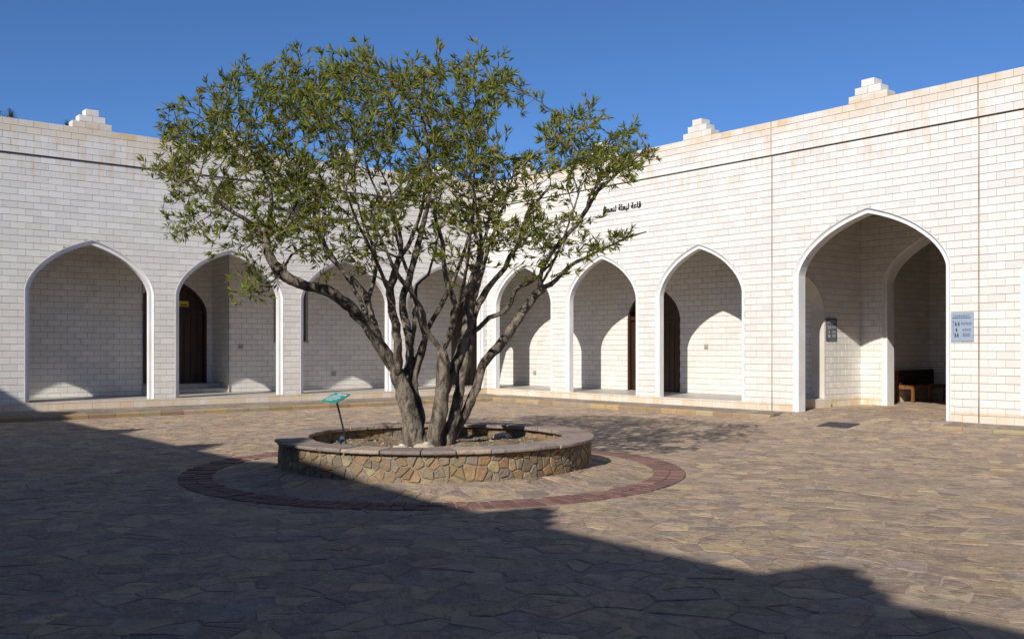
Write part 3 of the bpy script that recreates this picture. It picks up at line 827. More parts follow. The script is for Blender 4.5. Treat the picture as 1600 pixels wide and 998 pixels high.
# ------------------------------------------------------------------ planter
def build_planter():
    root = empty('tree_planter', (TA, -TB, 0), 'round stone-faced planter with a flat slab cap round the tree', 'planter')
    rnd = random.Random(31)
    ro, ri, zc = 1.985, 1.68, 0.40
    def cyl(name, r, z0, z1, mat, inward=False, n=96):
        mb = MB()
        for k in range(n):
            t0, t1 = 2*math.pi*k/n, 2*math.pi*(k+1)/n
            q = [(TA+r*math.cos(t0), -TB+r*math.sin(t0), z0), (TA+r*math.cos(t1), -TB+r*math.sin(t1), z0), (TA+r*math.cos(t1), -TB+r*math.sin(t1), z1), (TA+r*math.cos(t0), -TB+r*math.sin(t0), z1)]
            mb.face(q[::-1] if inward else q)
        return mb.build(name, mat, root, smooth=True)
    wo = cyl('wall', ro - .014, -.05, zc, 'rubmortar'); wi = cyl('inner_wall', ri + .012, .1, zc, 'rubmortar', True)
    cols = [(0.309, 0.208, 0.103), (0.336, 0.225, 0.103), (0.255, 0.174, 0.096), (0.282, 0.225, 0.137), (0.33, 0.253, 0.133), (0.228, 0.178, 0.12), (0.268, 0.188, 0.109), (0.207, 0.164, 0.12), (0.35, 0.273, 0.164), (0.289, 0.178, 0.092), (0.262, 0.219, 0.157), (0.234, 0.188, 0.14)]
    def facing(par, r, z0, z1, sp, sgn, proud):
        L = 2*math.pi*r
        for s, poly in voronoi(0, L, z0 - .05, z1 + .05, sp, rnd, .26, .48):
            poly = clip_poly(clip_poly(poly, (0, -1), -z0), (0, 1), z1)
            poly = clip_poly(clip_poly(poly, (-1, 0), -0.0), (1, 0), L)
            if len(poly) < 3: continue
            poly = inset_poly(poly, rnd.uniform(.003, .010))
            if len(poly) < 3: continue
            n = len(poly); cx = sum(p[0] for p in poly)/n; cz = sum(p[1] for p in poly)/n; mb = MB(); v = []
            pr = proud + rnd.uniform(-.003, .007)
            for d, k in ((-.02, 1.0), (pr*.55, .985), (pr, .88)):
                for u, z in poly:
                    uu = cx + (u-cx)*k; zz = cz + (z-cz)*k; t = uu / r; q = r + sgn*d
                    v.append((TA + q*math.cos(t), -TB + q*math.sin(t), zz))
            f = []
            for b in (0, n):
                for i in range(n):
                    j = (i+1) % n; f.append((b+i, b+j, b+n+j, b+n+i))
            f.append(tuple(range(2*n, 3*n)))
            if sgn < 0: f = [q[::-1] for q in f]
            mb.mesh_add(v, f, jit(rnd.choice(cols), .18, rnd))
            t = cx / r; mb.build('stone', 'rubble', par, origin=(TA + r*math.cos(t), -TB + r*math.sin(t), cz))
    facing(wo, ro - .014, .02, zc - .004, .096, 1, .012)
    facing(wi, ri + .012, .26, zc - .004, .16, -1, .012)
    # cap slabs
    t = 0.0; n = 0
    ccol = [(.33,.25,.20),(.28,.215,.18),(.37,.29,.22),(.30,.235,.205),(.40,.32,.25)]
    edges = [0.0]
    while edges[-1] < 2*math.pi - .24: edges.append(edges[-1] + rnd.uniform(.13, .24))
    edges[-1] = 2*math.pi
    for t0, t1 in zip(edges, edges[1:]):
        z0, z1 = zc + .002, zc + .045 + rnd.uniform(-.004, .005); mb = MB(); r0, r1 = 1.625 + rnd.uniform(-.02, .015), 2.035 + rnd.uniform(-.012, .012)
        ns = 5; top = []; v = []
        for k in range(ns + 1):
            tt = t0 + .004 + (t1 - t0 - .008) * k / ns; c, s = math.cos(tt), math.sin(tt)
            for r, z in ((r0, z0), (r1 - .008, z0), (r1, z0 + .012), (r1, z1 - .012), (r1 - .012, z1), (r0 + .008, z1), (r0, z1 - .008)): v.append((TA + r*c, -TB + r*s, z))
        f = []
        for k in range(ns):
            for i in range(7):
                j = (i+1) % 7; f.append((k*7+i, (k+1)*7+i, (k+1)*7+j, k*7+j))
        f.append(tuple(range(7))); f.append(tuple(reversed(range(ns*7, ns*7+7)))); f = [q[::-1] for q in f]
        mb.mesh_add(v, f, jit(rnd.choice(ccol), .14, rnd)); tm = (t0+t1)/2
        mb.build('cap_slab', 'cap', root, origin=(TA + 1.83*math.cos(tm), -TB + 1.83*math.sin(tm), zc))
    # soil with relief
    mb = MB(); nr, na = 14, 64; rows = []
    for i in range(nr + 1):
        r = (ri + .01) * i / nr; row = []
        for k in range(na):
            tt = 2*math.pi*k/na; x, y = r*math.cos(tt), r*math.sin(tt)
            z = .285 + .045*max(0, 1 - r/1.1) + .014*math.sin(5.1*x + 1.7*y) + .012*math.sin(7.7*y - 3*x) + rnd.uniform(-.008, .008)
            row.append((TA + x, -TB + y, z))
        rows.append(row)
    for i in range(nr):
        for k in range(na):
            j = (k+1) % na; mb.face([rows[i][k], rows[i+1][k], rows[i+1][j], rows[i][j]])
    mb.build('soil', 'soil', root, smooth=False)
    mb = MB(); pc = [(.26,.20,.13),(.19,.14,.09),(.36,.30,.21),(.14,.10,.07),(.30,.22,.13),(.11,.08,.055)]
    for k in range(2600):
        r = 1.64*math.sqrt(rnd.random()); tt = rnd.uniform(0, 6.283); s = rnd.choice((.008, .011, .015, .022)); 
        if rnd.random() < .02: s = .04
        x, y = r*math.cos(tt), r*math.sin(tt); z = .285 + .045*max(0, 1 - r/1.1) + .014*math.sin(5.1*x + 1.7*y) + .012*math.sin(7.7*y - 3*x)
        v = [(TA + x + s*dx*rnd.uniform(.7, 1.3), -TB + y + s*dy*rnd.uniform(.7, 1.3), z + s*dz*rnd.uniform(.5, 1)) for dx, dy, dz in ((1,0,0),(0,1,0),(-1,0,0),(0,-1,0),(0,0,1),(0,0,-1))]
        mb.mesh_add(v, [(0,1,4),(1,2,4),(2,3,4),(3,0,4),(1,0,5),(2,1,5),(3,2,5),(0,3,5)], jit(rnd.choice(pc), .2, rnd))
    mb.build('gravel', 'pebble', root, kind='stuff')
build_planter()
def soil_z(a, b):
    x, y = a - TA, -(b - TB); r = math.hypot(x, y)
    return .285 + .045*max(0, 1 - r/1.1) + .014*math.sin(5.1*x + 1.7*y) + .012*math.sin(7.7*y - 3*x)

# ------------------------------------------------------------------ the tree
F0 = 12.05
LIMBS = {
 'A': [(652,699,0,20),(646,672,0,16.5),(638,640,.02,14),(629,605,.03,13.5),(620,580,.05,12.5)],
 'A1': [(620,580,.05,10.5),(606,558,0,10.5),(592,537,-.1,10),(577,512,-.2,9.5),(556,488,-.3,9.5),(534,468,-.4,9),(508,452,-.5,9),(480,446,-.55,8.5),(455,438,-.6,8.5),(436,424,-.65,8.5),(423,404,-.7,8),(415,382,-.7,7.5),(410,368,-.7,6.5)],
 'A1L': [(410,368,-.7,5.5),(400,355,-.75,5),(380,341,-.9,4.5),(355,325,-1.0,4),(333,308,-1.1,3.2),(305,292,-1.2,2.5),(275,280,-1.3,1.8)],
 'A1U': [(413,370,-.7,5),(420,345,-.6,4.6),(424,318,-.5,4.2),(423,298,-.4,3.7),(412,268,-.4,3),(395,240,-.5,2.4),(375,210,-.5,2),(350,180,-.5,1.5)],
 'A1R': [(414,374,-.7,4.5),(432,360,-.8,3.8),(446,345,-1.0,3.2),(462,320,-1.2,2.5),(470,290,-1.3,2)],
 'A1D': [(442,428,-.65,2.4),(424,440,-.8,2),(402,447,-.9,1.6),(382,462,-1,1.2)],
 'A1s': [(450,436,-.6,3.6),(446,414,-.6,3),(456,398,-.6,2.7),(468,390,-.5,2.3),(485,380,-.4,2)],
 'A1b': [(604,556,.05,7),(592,530,.12,7.5),(585,505,.2,7.5),(577,480,.25,7),(570,458,.3,6.5)],
 'A1b1': [(570,458,.3,5.5),(553,438,.3,5),(535,422,.3,4.5),(516,402,.35,4),(505,385,.4,3.5),(497,360,.5,3),(490,330,.6,2.5),(480,300,.7,2)],
 'A1b2': [(575,470,.28,5),(582,445,.4,4.5),(588,420,.4,4.2),(585,395,.5,3.5),(578,370,.6,3),(565,340,.7,2.5),(555,300,.8,2)],
 'A2': [(622,582,.0,10),(622,555,-.1,9.5),(619,520,-.2,9),(614,485,-.25,8.5),(609,448,-.3,8.5),(617,425,-.3,7.5),(626,400,-.3,6.5)],
 'A2L': [(626,400,-.3,4.8),(627,380,-.3,4.3),(623,355,-.35,4),(616,336,-.4,3.6),(603,320,-.45,3),(592,306,-.5,2.7),(580,280,-.5,2.2),(570,245,-.5,1.8)],
 'A2R': [(626,400,-.3,4.8),(637,386,-.3,4.5),(645,366,-.3,4),(652,350,-.3,3.8),(660,320,-.4,3.2),(665,285,-.5,2.6),(672,245,-.5,2)],
 'A2K': [(624,404,-.3,2.8),(606,395,-.4,2.2),(592,386,-.5,1.8),(575,372,-.6,1.4)],
 'A2N': [(611,447,-.3,4.5),(602,439,-.36,4),(597,437,-.4,2)],
 'A3': [(630,600,.05,9),(640,565,.2,9),(638,525,.25,8.5),(631,490,.3,8),(630,465,.3,7.5),(638,435,.35,7),(645,410,.4,6.8),(654,380,.45,6.5),(660,355,.5,5.5),(668,320,.5,4.5),(672,280,.5,3.5),(668,235,.6,2.8),(660,190,.6,2)],
 'A4': [(656,695,.1,13),(653,645,.2,11),(645,600,.2,9.5),(650,572,.2,8.5),(660,545,.2,7.5),(666,522,.2,6)],
 'A4R': [(666,522,.2,5),(680,493,.3,5),(694,468,.4,5),(703,450,.45,4.5),(715,420,.5,4),(730,380,.6,3.2),(740,340,.7,2.5)],
 'A4U': [(664,528,.2,4),(655,500,.15,3.5),(650,470,.1,3.2),(652,445,.1,3),(668,430,.1,2.8),(676,405,.2,2.5),(682,380,.3,2.2),(690,350,.3,1.8)],
 'B': [(676,700,-.1,15),(682,662,-.1,13),(688,630,-.1,12),(693,600,-.1,11.5),(692,570,-.1,11),(690,548,-.1,9.5)],
 'BL': [(690,548,-.1,6.5),(678,533,-.15,6),(666,515,-.2,5.5),(661,490,-.25,5.2),(650,468,-.3,5),(636,448,-.35,4.8),(624,434,-.4,4.5),(614,415,-.5,3.5),(602,390,-.6,3),(590,360,-.7,2.5),(580,330,-.8,2)],
 'BR': [(690,548,-.1,7.5),(699,530,-.15,7),(707,508,-.15,7),(711,480,-.2,7),(704,455,-.2,5.5),(697,435,-.2,5),(693,400,-.25,4.8),(690,375,-.3,4.5),(683,350,-.35,4),(676,320,-.4,3)],
 'BR2': [(711,482,-.2,5),(722,462,-.2,5),(733,445,-.2,4.5),(748,400,-.2,4),(752,370,-.3,3.5),(745,330,-.4,3),(740,290,-.5,2.5),(745,240,-.5,2)],
 'C': [(694,701,.05,13),(704,668,.08,11),(712,640,.12,9),(718,610,.15,8.5),(722,590,.15,8),(728,560,.2,8),(733,530,.25,9),(733,500,.3,9),(733,470,.3,8),(738,445,.3,7),(747,420,.35,5.5)],
 'B2': [(695,615,-.02,8),(706,585,.1,9.5),(717,555,.15,10),(727,525,.2,10),(732,497,.28,9)],
 'C1': [(747,420,.35,5),(752,395,.4,4.8),(750,385,.4,4.5),(742,365,.4,4),(730,345,.4,3),(715,315,.4,2.4)],
 'C1b': [(750,390,.4,4),(760,365,.5,3.5),(764,340,.6,3),(772,300,.7,2.5),(775,250,.8,2)],
 'C2': [(735,505,.3,7),(748,475,.35,7),(760,453,.4,6.5),(774,436,.4,6),(788,418,.4,5.5),(798,400,.4,5),(809,382,.45,4.5),(818,358,.5,4.2),(823,336,.5,4),(838,316,.6,3.2),(860,290,.7,2.5)],
 'R': [(697,702,.2,12),(709,677,.2,10),(720,655,.22,9),(735,627,.25,8.5),(747,596,.3,8.5),(759,564,.3,8.5),(777,543,.35,9),(798,516,.4,8.5),(816,488,.45,8),(836,462,.5,7.5),(848,450,.5,6.5)],
 'R1': [(848,450,.5,5.5),(862,444,.5,5),(878,427,.55,4.6),(896,412,.6,4),(920,400,.6,3),(950,385,.6,2.4),(985,370,.6,1.8),(1010,362,.6,1.2)],
 'R2': [(846,452,.5,5),(845,430,.5,4.6),(856,405,.55,4.2),(875,380,.6,4.5),(900,352,.6,4.5),(915,330,.65,4.5),(928,308,.7,4.2),(942,290,.7,3.8),(960,275,.7,3),(985,255,.75,2.3),(1010,230,.8,1.7)],
 'R2b': [(917,328,.65,3.5),(922,305,.6,3.2),(935,285,.6,2.8),(930,260,.6,2.2),(925,225,.6,1.8),(905,195,.6,1.4)],
 'R2c': [(905,345,.6,1.5),(893,318,.6,1.2),(886,288,.6,1)],
 'D': [(735,521,.28,6),(748,512,.3,5.5),(764,497,.3,5.2),(787,488,.35,5),(799,472,.4,4.8),(806,452,.4,4.5),(830,440,.5,3.5),(848,425,.6,3),(870,400,.6,2.5)],
 # limbs that lean towards and away from the viewer
 'X1': [(614,470,-.28,4.5),(600,440,-.7,4),(585,400,-1.2,3.5),(560,350,-1.6,2.8),(540,300,-1.9,2)],
 'X2': [(707,505,-.15,4.5),(718,470,-.6,4),(728,425,-1.1,3.5),(735,370,-1.5,2.8),(740,310,-1.8,2)],
 'X3': [(640,550,.2,5),(648,500,.8,4.5),(640,440,1.4,4),(620,370,1.8,3),(610,300,2.1,2)],
 'X4': [(733,500,.3,5),(745,455,.9,4.5),(760,400,1.4,3.8),(780,340,1.8,3),(800,280,2.1,2)],
 'X5': [(577,500,.2,4.5),(555,455,.8,4),(520,400,1.3,3.4),(480,340,1.7,2.6),(440,280,2.0,2)],
 'X6': [(838,455,.5,3.5),(862,415,1.0,3),(885,360,1.5,2.4),(905,300,1.8,1.8)],
}
SIL = [(222,268),(232,235),(247,212),(240,165),(288,150),(322,118),(350,95),(400,86),(440,70),(470,52),(487,46),(505,66),(535,62),(568,44),(590,62),(640,72),(682,74),(716,55),(728,52),(748,82),(788,88),(815,100),(826,140),(848,168),(880,150),(934,160),(948,190),(1000,190),(1034,205),(1036,262),(1004,282),(962,296),(925,320),(962,352),(1018,362),(1020,376),(965,398),(912,422),(862,440),(800,428),(742,432),(690,440),(640,425),(575,425),(520,420),(470,420),(430,448),(385,474),(358,462),(372,436),(398,412),(352,398),(296,396),(272,378),(250,330)]
HOLES = [(792,205,32,.05),(868,300,34,.04),(905,318,22,.0),(868,130,20,.0),(605,395,42,.30),(640,345,30,.35),(556,395,34,.55),(345,352,34,.25),(395,318,24,.3),(300,330,24,.4),(640,200,26,.45),(590,180,18,.4),(560,300,20,.4),(700,300,18,.4),(700,405,40,.3),(780,400,30,.4),(980,330,30,.0),(640,240,22,.3),(745,180,18,.45),(820,215,18,.2),(470,230,16,.4),(330,250,14,.3)]
def inside(x, y, poly):
    c = False; j = len(poly) - 1
    for i in range(len(poly)):
        xi, yi = poly[i]; xj, yj = poly[j]
        if (yi > y) != (yj > y) and x < (xj-xi)*(y-yi)/(yj-yi) + xi: c = not c
        j = i
    return c
def edge_d(x, y, poly):
    m = 1e9
    for i in range(len(poly)):
        x0, y0 = poly[i]; x1, y1 = poly[(i+1) % len(poly)]; L = (x1-x0)**2 + (y1-y0)**2
        t = max(0, min(1, ((x-x0)*(x1-x0) + (y-y0)*(y1-y0))/L)); m = min(m, math.hypot(x-x0-t*(x1-x0), y-y0-t*(y1-y0)))
    return m

def build_tree():
    rnd = random.Random(17)
    pos, par, rad = [], [], []
    def catmull(p0, p1, p2, p3, t): return 0.5*((2*p1) + (p2-p0)*t + (2*p0-5*p1+4*p2-p3)*t*t + (3*p1-p0-3*p2+p3)*t**3)
    chains = []
    for name, L in LIMBS.items():
        pts = [P(x, y, F0 + d) for x, y, d, r in L]; kf = .90 if name in ('A', 'B', 'C', 'A1') else .78 if name in ('A4', 'B2', 'R') else .72
        rr = [r*kf*(F0+d)/FPX for x, y, d, r in L]
        if name in 'A A4 B C R'.split(): pts[0].z = min(pts[0].z, .26)
        out = []; orr = []
        for i in range(len(pts)-1):
            p0 = pts[max(i-1, 0)]; p3 = pts[min(i+2, len(pts)-1)]; n = max(1, int((pts[i+1]-pts[i]).length/.075))
            for k in range(n):
                t = k/n; out.append(catmull(p0, pts[i], pts[i+1], p3, t)); orr.append(rr[i]+(rr[i+1]-rr[i])*t)
        out.append(pts[-1]); orr.append(rr[-1])
        if name in 'A A4 B C R'.split(): orr = [r*(1 + .20*max(0, 1 - i/4.5)**1.6) for i, r in enumerate(orr)]     # root flare
        parent = -1
        if pos:
            b = min(range(len(pos)), key=lambda i: (pos[i]-out[0]).length); 
            if (pos[b]-out[0]).length < .35 and name not in 'A4 B C R'.split(): parent = b
        prev = parent
        for q, (p, r) in enumerate(zip(out, orr)):
            w = .010*min(1, r/.03)
            p = p + Vector((rnd.uniform(-w, w), rnd.uniform(-w, w), rnd.uniform(-w, w)*.5))
            pos.append(p); par.append(prev); rad.append(r*rnd.uniform(.94, 1.07)); prev = len(pos)-1
    nfix = len(pos)
    # attraction points through the crown's volume
    att = []
    xs = [p[0] for p in SIL]; ys = [p[1] for p in SIL]
    clump = []                                                       # leafy boughs: the crown is made of clumps with gaps between
    while len(clump) < 165:
        x, y = rnd.uniform(min(xs), max(xs)), rnd.uniform(min(ys), max(ys))
        if inside(x, y, SIL) and edge_d(x, y, SIL) > 7 and all(math.hypot(x-c[0], y-c[1]) > 13 or abs(sv-c[2]) > .7 for c in clump for sv in (c[2]+1,)):
            s = rnd.uniform(-1, 1); clump.append((x, y, math.copysign(abs(s)**.6, s), rnd.uniform(17, 34)))
    while len(att) < 8000:
        if len(att) < 150: x, y, cs = rnd.gauss(386, 17), rnd.gauss(446, 13), -.55     # the drooping bough on the left
        elif rnd.random() < .90:
            cl = rnd.choice(clump); x, y = rnd.gauss(cl[0], cl[3]*.62), rnd.gauss(cl[1], cl[3]*.48); cs = cl[2] + rnd.gauss(0, .10)
        else: x, y, cs = rnd.uniform(min(xs), max(xs)), rnd.uniform(min(ys), max(ys)), None
        if not inside(x, y, SIL): continue
        e = edge_d(x, y, SIL); pr = 1.0
        for hx, hy, hr, k in HOLES:
            d = math.hypot(x-hx, y-hy)
            if d < hr: pr *= k
            elif d < hr*1.4: pr *= k + (1-k)*(d/hr-1)/.4
        if y > 330: pr *= .62
        if e < 14: pr *= .6
        if e < 34 and math.sin(x*.105 + 2*math.sin(y*.06)) + math.sin(y*.125 + x*.045) < -.15: pr *= .06      # ragged outline
        if rnd.random() > pr: continue
        hd = 2.35*math.sqrt(max(0.01, 1-(1-min(e/150, 1))**2))
        s = rnd.uniform(-1, 1)
        s = math.copysign(abs(s)**.72, s) if cs is None else max(-1, min(1, cs))
        att.append(P(x, y, F0 + .1 + s*hd))
    kids = [0]*len(pos); alive = att; D, KILL, INF = .085, .115, 1.1
    for it in range(110):
        kd = kdtree.KDTree(len(pos))
        for i, p in enumerate(pos): kd.insert(p, i)
        kd.balance(); acc = {}; keep = []
        for a in alive:
            c, i, d = kd.find(a)
            if d < KILL: continue
            keep.append(a)
            if i < nfix and pos[i].z < 1.75: 
                continue
            if d < INF or it > 6:
                v = (a - pos[i]).normalized(); s = acc.get(i); acc[i] = v if s is None else s + v
        alive = keep
        if not acc or not alive: break
        new = 0
        for i, v in acc.items():
            if kids[i] >= 3: continue
            if v.length < .05: v = Vector((rnd.uniform(-1,1), rnd.uniform(-1,1), .5))
            v = v.normalized(); v += Vector((rnd.gauss(0,.16), rnd.gauss(0,.16), rnd.gauss(.05,.14)))
            if par[i] >= 0 and i >= nfix: v += (pos[i]-pos[par[i]]).normalized()*.45
            v.normalize(); q = pos[i] + v*D*rnd.uniform(.85, 1.15)
            pos.append(q); par.append(i); rad.append(0.0); kids.append(0); kids[i] += 1; new += 1
        if len(pos) > 30000: break
    # side spurs on the thin wood
    n1 = len(pos)
    for i in range(nfix, n1):
        if rnd.random() < .55:
            d = (pos[i]-pos[par[i]]).normalized(); s = d.orthogonal().normalized(); s.rotate(Matrix.Rotation(rnd.uniform(0, 6.28), 3, d))
            v = (d*.7 + s*.9 + Vector((0, 0, .25))).normalized()
            pos.append(pos[i] + v*rnd.uniform(.04, .085)); par.append(i); rad.append(0.0); kids.append(0)
    ch = [[] for _ in pos]
    for i, p in enumerate(par):
        if p >= 0: ch[p].append(i)
    E_ = 2.75
    for i in range(len(pos)-1, nfix-1, -1):
        s = sum(rad[c]**E_ for c in ch[i]); rad[i] = max(.0026 if i >= n1 else .0032, s**(1/E_) if s else 0)
        rad[i] = min(rad[i], .022)
    for i in range(nfix, len(pos)):
        rad[i] = min(rad[i], rad[par[i]]*.92 if par[i] >= 0 else 1)
    cx = P(682, 692, 12.0); root = empty('tree', (cx.x, cx.y, .3), 'spreading multi-stemmed tree with narrow green leaves in the round planter', 'tree')
    big, small = MB(), MB()
    def run(start, first):
        pts, rr = [], []
        if first >= 0: pts.append(pos[first]); rr.append(min(rad[first], rad[start]*1.15))
        i = start
        while True:
            pts.append(pos[i]); rr.append(rad[i]); c = ch[i]
            if not c: break
            b = max(c, key=lambda q: rad[q]); 
            for q in c:
                if q != b: stack.append((q, i))
            i = b
        R_ = max(rr)
        if len(pts) < 2: return
        if R_ > .028:
            # lumpy bark on the stout stems
            m = big; sides = 16 if R_ > .06 else 10; b0 = len(m.v); m.tube(pts, rr, sides)
            for k in range(b0, len(m.v)):
                x, y, z = m.v[k]; s = (k - b0)//sides; s = min(s, len(pts)-1); c = pts[s]
                th = math.atan2(y-c.y, x-c.x); f = 1 + .10*math.sin(7*z + 3*th) + .07*math.sin(5*th + 2.0*math.sin(6*z)) + .05*math.sin(31*z + 51*x) + rnd.uniform(-.055, .055)
                m.v[k] = (c.x+(x-c.x)*f, c.y+(y-c.y)*f, c.z+(z-c.z)*f)
        elif R_ > .010: small.tube(pts, rr, 6)
        else: small.tube(pts, rr, 4 if R_ > .005 else 3, cap=False)
    stack = [(i, -1) for i, p in enumerate(par) if p < 0]
    while stack:
        s, f = stack.pop(); run(s, f)
    big.build('trunk', 'bark', root, smooth=True)
    small.build('branches', 'bark', root, smooth=True, kind='stuff')
    # foliage: tufts of narrow leaves along the twigs
    lv = MB(); cnt = 0
    greens = [(.205,.235,.030),(.165,.200,.026),(.240,.260,.040),(.125,.158,.024),(.260,.255,.050),(.205,.208,.040),(.110,.138,.024)]
    odd = [(.28,.20,.04),(.32,.16,.045),(.24,.19,.06),(.17,.12,.05)]
    def leaf(p, d, L, W, col):
        nonlocal cnt
        s = d.cross(Vector((rnd.gauss(0,1), rnd.gauss(0,1), rnd.gauss(0,1)))); 
        if s.length < 1e-3: return
        s.normalize(); n = s.cross(d)
        a = p + d*L*.45 + n*L*.03; t = p + d*L - n*L*.06
        i = len(lv.v)
        lv.v.extend([tuple(p), tuple(a - s*W + n*W*.35), tuple(a), tuple(a + s*W + n*W*.35), tuple(t)])
        lv.f.extend([(i, i+2, i+1), (i, i+3, i+2), (i+1, i+2, i+4), (i+2, i+3, i+4)]); lv.t.extend([col]*4); cnt += 1
    for i in range(nfix, len(pos)):
        if rad[i] > .0075: continue
        term = not ch[i]
        n = rnd.choice((6, 7, 8, 10)) if term else rnd.choice((0, 0, 1, 2, 3))
        if n == 0: continue
        d = (pos[i]-pos[par[i]]).normalized(); base = rnd.choice(greens)
        sh = .8 + .4*rnd.random()
        for k in range(n):
            s = d.orthogonal().normalized(); s.rotate(Matrix.Rotation(rnd.uniform(0, 6.283), 3, d))
            v = (d*rnd.uniform(.5, 1.2) + s*rnd.uniform(.25, .85) + Vector((0, 0, rnd.uniform(-.05, .45)))).normalized()
            c = rnd.choice(odd) if rnd.random() < .075 else base
            c = jit(tuple(q*sh for q in c), .2, rnd)
            leaf(pos[i] - d*rnd.uniform(0, .045), v, rnd.uniform(.072, .135), rnd.uniform(.0080, .0128), c)
    o = lv.build('crown', 'leaf', root, kind='stuff')
    print('tree nodes', len(pos), 'leaves', cnt, 'unreached', len(alive))
build_tree()

# ------------------------------------------------------------------ small things
def build_props():
    # plant label
    p = P(542.5, 694, 12.35); p.z = soil_z(p.x, -p.y); root = empty('plant_label', p, 'small tilted teal label plate on a thin black post in the planter', 'sign')
    top = P(525.5, 625, 12.25)
    mb = MB(); mb.tube([p - Vector((0, 0, .05)), p.lerp(top, .5), top], .0125, 8); mb.build('post', 'metal_dark', root)
    # plate corners seen at these points; it tips forward
    c00, c10, c11, c01 = P(502, 626, 12.10), P(525.5, 629.3, 12.0), P(546, 615.5, 12.38), P(524.5, 613.5, 12.50)
    c00, c10, c11, c01 = [q for q in (c00, c10, c11, c01)]
    ex = (c10 - c00); ey = (c01 - c00); nrm = ex.cross(ey).normalized()
    def pl(u, v, h): return c00 + ex*u + ey*v + nrm*h
    mb = MB(); v = [pl(u, w, h) for h in (-.006, .006) for u, w in ((0,0),(1,0),(1,1),(0,1))]
    F6 = [(0,3,2,1),(4,5,6,7),(0,1,5,4),(1,2,6,5),(2,3,7,6),(3,0,4,7)]
    mb.mesh_add(v, F6); mb.build('plate', 'teal', root)
    rnd = random.Random(2)
    for r, (v0, v1, u0, u1) in enumerate(((.76,.88,.30,.92),(.58,.66,.15,.70),(.42,.50,.12,.80),(.25,.33,.10,.75),(.10,.17,.15,.60))):
        mb = MB(); u = u0
        while u < u1:
            L = rnd.uniform(.05, .13); mb.face([pl(u, v0, .0085), pl(min(u+L, u1), v0, .0085), pl(min(u+L, u1), v1, .0085), pl(u, v1, .0085)]); u += L + .025
        mb.build('text_line', 'white', root)
    # blue spot lamp in the soil
    q = P(533, 694, 12.6); q.z = soil_z(q.x, -q.y); root = empty('ground_spotlight', q, 'little blue spotlight on the soil beside the plant label', 'lamp')
    mb = MB(); mb.tube([q, q + Vector((0, 0, .05))], .012, 8); mb.build('stake', 'metal_dark', root)
    d = Vector((.5, .1, .6)).normalized(); a = q + Vector((0, 0, .055)); mb = MB(); mb.tube([a - d*.03, a, a + d*.05, a + d*.055], [.02, .035, .042, .038], 12); mb.build('housing', 'blue', root)
    mb = MB(); mb.tube([a + d*.056, a + d*.058], .033, 12); mb.build('lens', 'glass', root)
    # pale rocks at the stems
    rnd = random.Random(9)
    for (x, y, F, s, lab) in ((627, 695, 11.7, .085, 'pale rock left of the thick tree stem'), (664, 698, 11.62, .10, 'pale flat rock between the two front tree stems'), (640, 700, 11.55, .05, 'smallest pale rock in front of the left tree stem'),
                              (786, 680, 13.35, .12, 'light stone lying at the back of the planter soil')):
        q = P(x, y, F); q.z = soil_z(q.x, -q.y)
        me = bpy.data.meshes.new('rock'); import bmesh
        bm = bmesh.new(); bmesh.ops.create_icosphere(bm, subdivisions=2, radius=1)
        for v in bm.verts:
            k = 1 + .22*math.sin(3*v.co.x + 5*v.co.y + 9*s) + rnd.uniform(-.12, .12); v.co = Vector((v.co.x*s*1.25*k, v.co.y*s*k, v.co.z*s*.6*k + s*.15))
        bm.to_mesh(me); bm.free(); me.materials.append(MAT['palerock']); o = link('rock', me); o.location = q; tag(o, lab, 'rock', 'rocks in the planter')
    # plaques
    def plaque(fr, u0, u1, z0, z1, mat, label, ink, seed):
        c = fr.p((u0+u1)/2, (z0+z1)/2, .006); root = empty('wall_plaque', c, label, 'plaque'); rn = random.Random(seed)
        mb = MB(); v = [fr.p(u, z, d) for d in (.004, .022) for u, z in ((u0, z0), (u1, z0), (u1, z1), (u0, z1))]; mb.mesh_add(v, F6); mb.build('panel', mat, root)
        W, H = u1-u0, z1-z0
        def bar(m, a, b, c_, d): m.face([fr.p(u0+a*W, z0+c_*H, .0245), fr.p(u0+b*W, z0+c_*H, .0245), fr.p(u0+b*W, z0+d*H, .0245), fr.p(u0+a*W, z0+d*H, .0245)])
        def line(z, h, a, b):
            m = MB(); u = a
            while u < b - .01:
                L = rn.uniform(.03, .09); bar(m, u, min(b, u+L), z + rn.uniform(0, h*.25), z + h*rn.uniform(.8, 1)); u += L + rn.uniform(.012, .025)
            m.build('text_line', ink, root)
        line(.86, .028, .12, .86); line(.785, .035, .08, .88)
        for z in (.62, .565): line(z, .026, .46, .92)
        for z in (.40, .355): line(z, .024, .52, .88)
        for z in (.255, .21, .165): line(z, .022, .54, .86)
        def picto(cu, cz, k):
            m = MB(); r = .03
            pts = [(cu + math.cos(t*math.pi/4)*r, cz + .070 + math.sin(t*math.pi/4)*r*.82) for t in range(8)]
            m.face([fr.p(u0+a*W, z0+b*H, .0245) for a, b in pts]); bar(m, cu - .036, cu + .036, cz - .005, cz + .038)
            bar(m, cu - .035, cu - .006, cz - .045, cz - .008); bar(m, cu + .006, cu + .035, cz - .045, cz - .008); m.build('pictogram', ink, root)
        picto(.22, .575, 0); picto(.35, .575, 0); picto(.25, .375, 0); picto(.20, .19, 0); picto(.31, .19, 0)
        m = MB(); m.face([fr.p(u0+a*W, z0+b*H, .0245) for a, b in ((.08,.66),(.15,.66),(.115,.71))]); bar(m, .108, .120, .22, .66); m.build('arrow', ink, root)
    plaque(FR_, 14.36, 14.785, 1.68, 2.225, 'plaque', 'blue-grey directory plaque with pictograms on the white wall right of the portal', 'ink', 3)
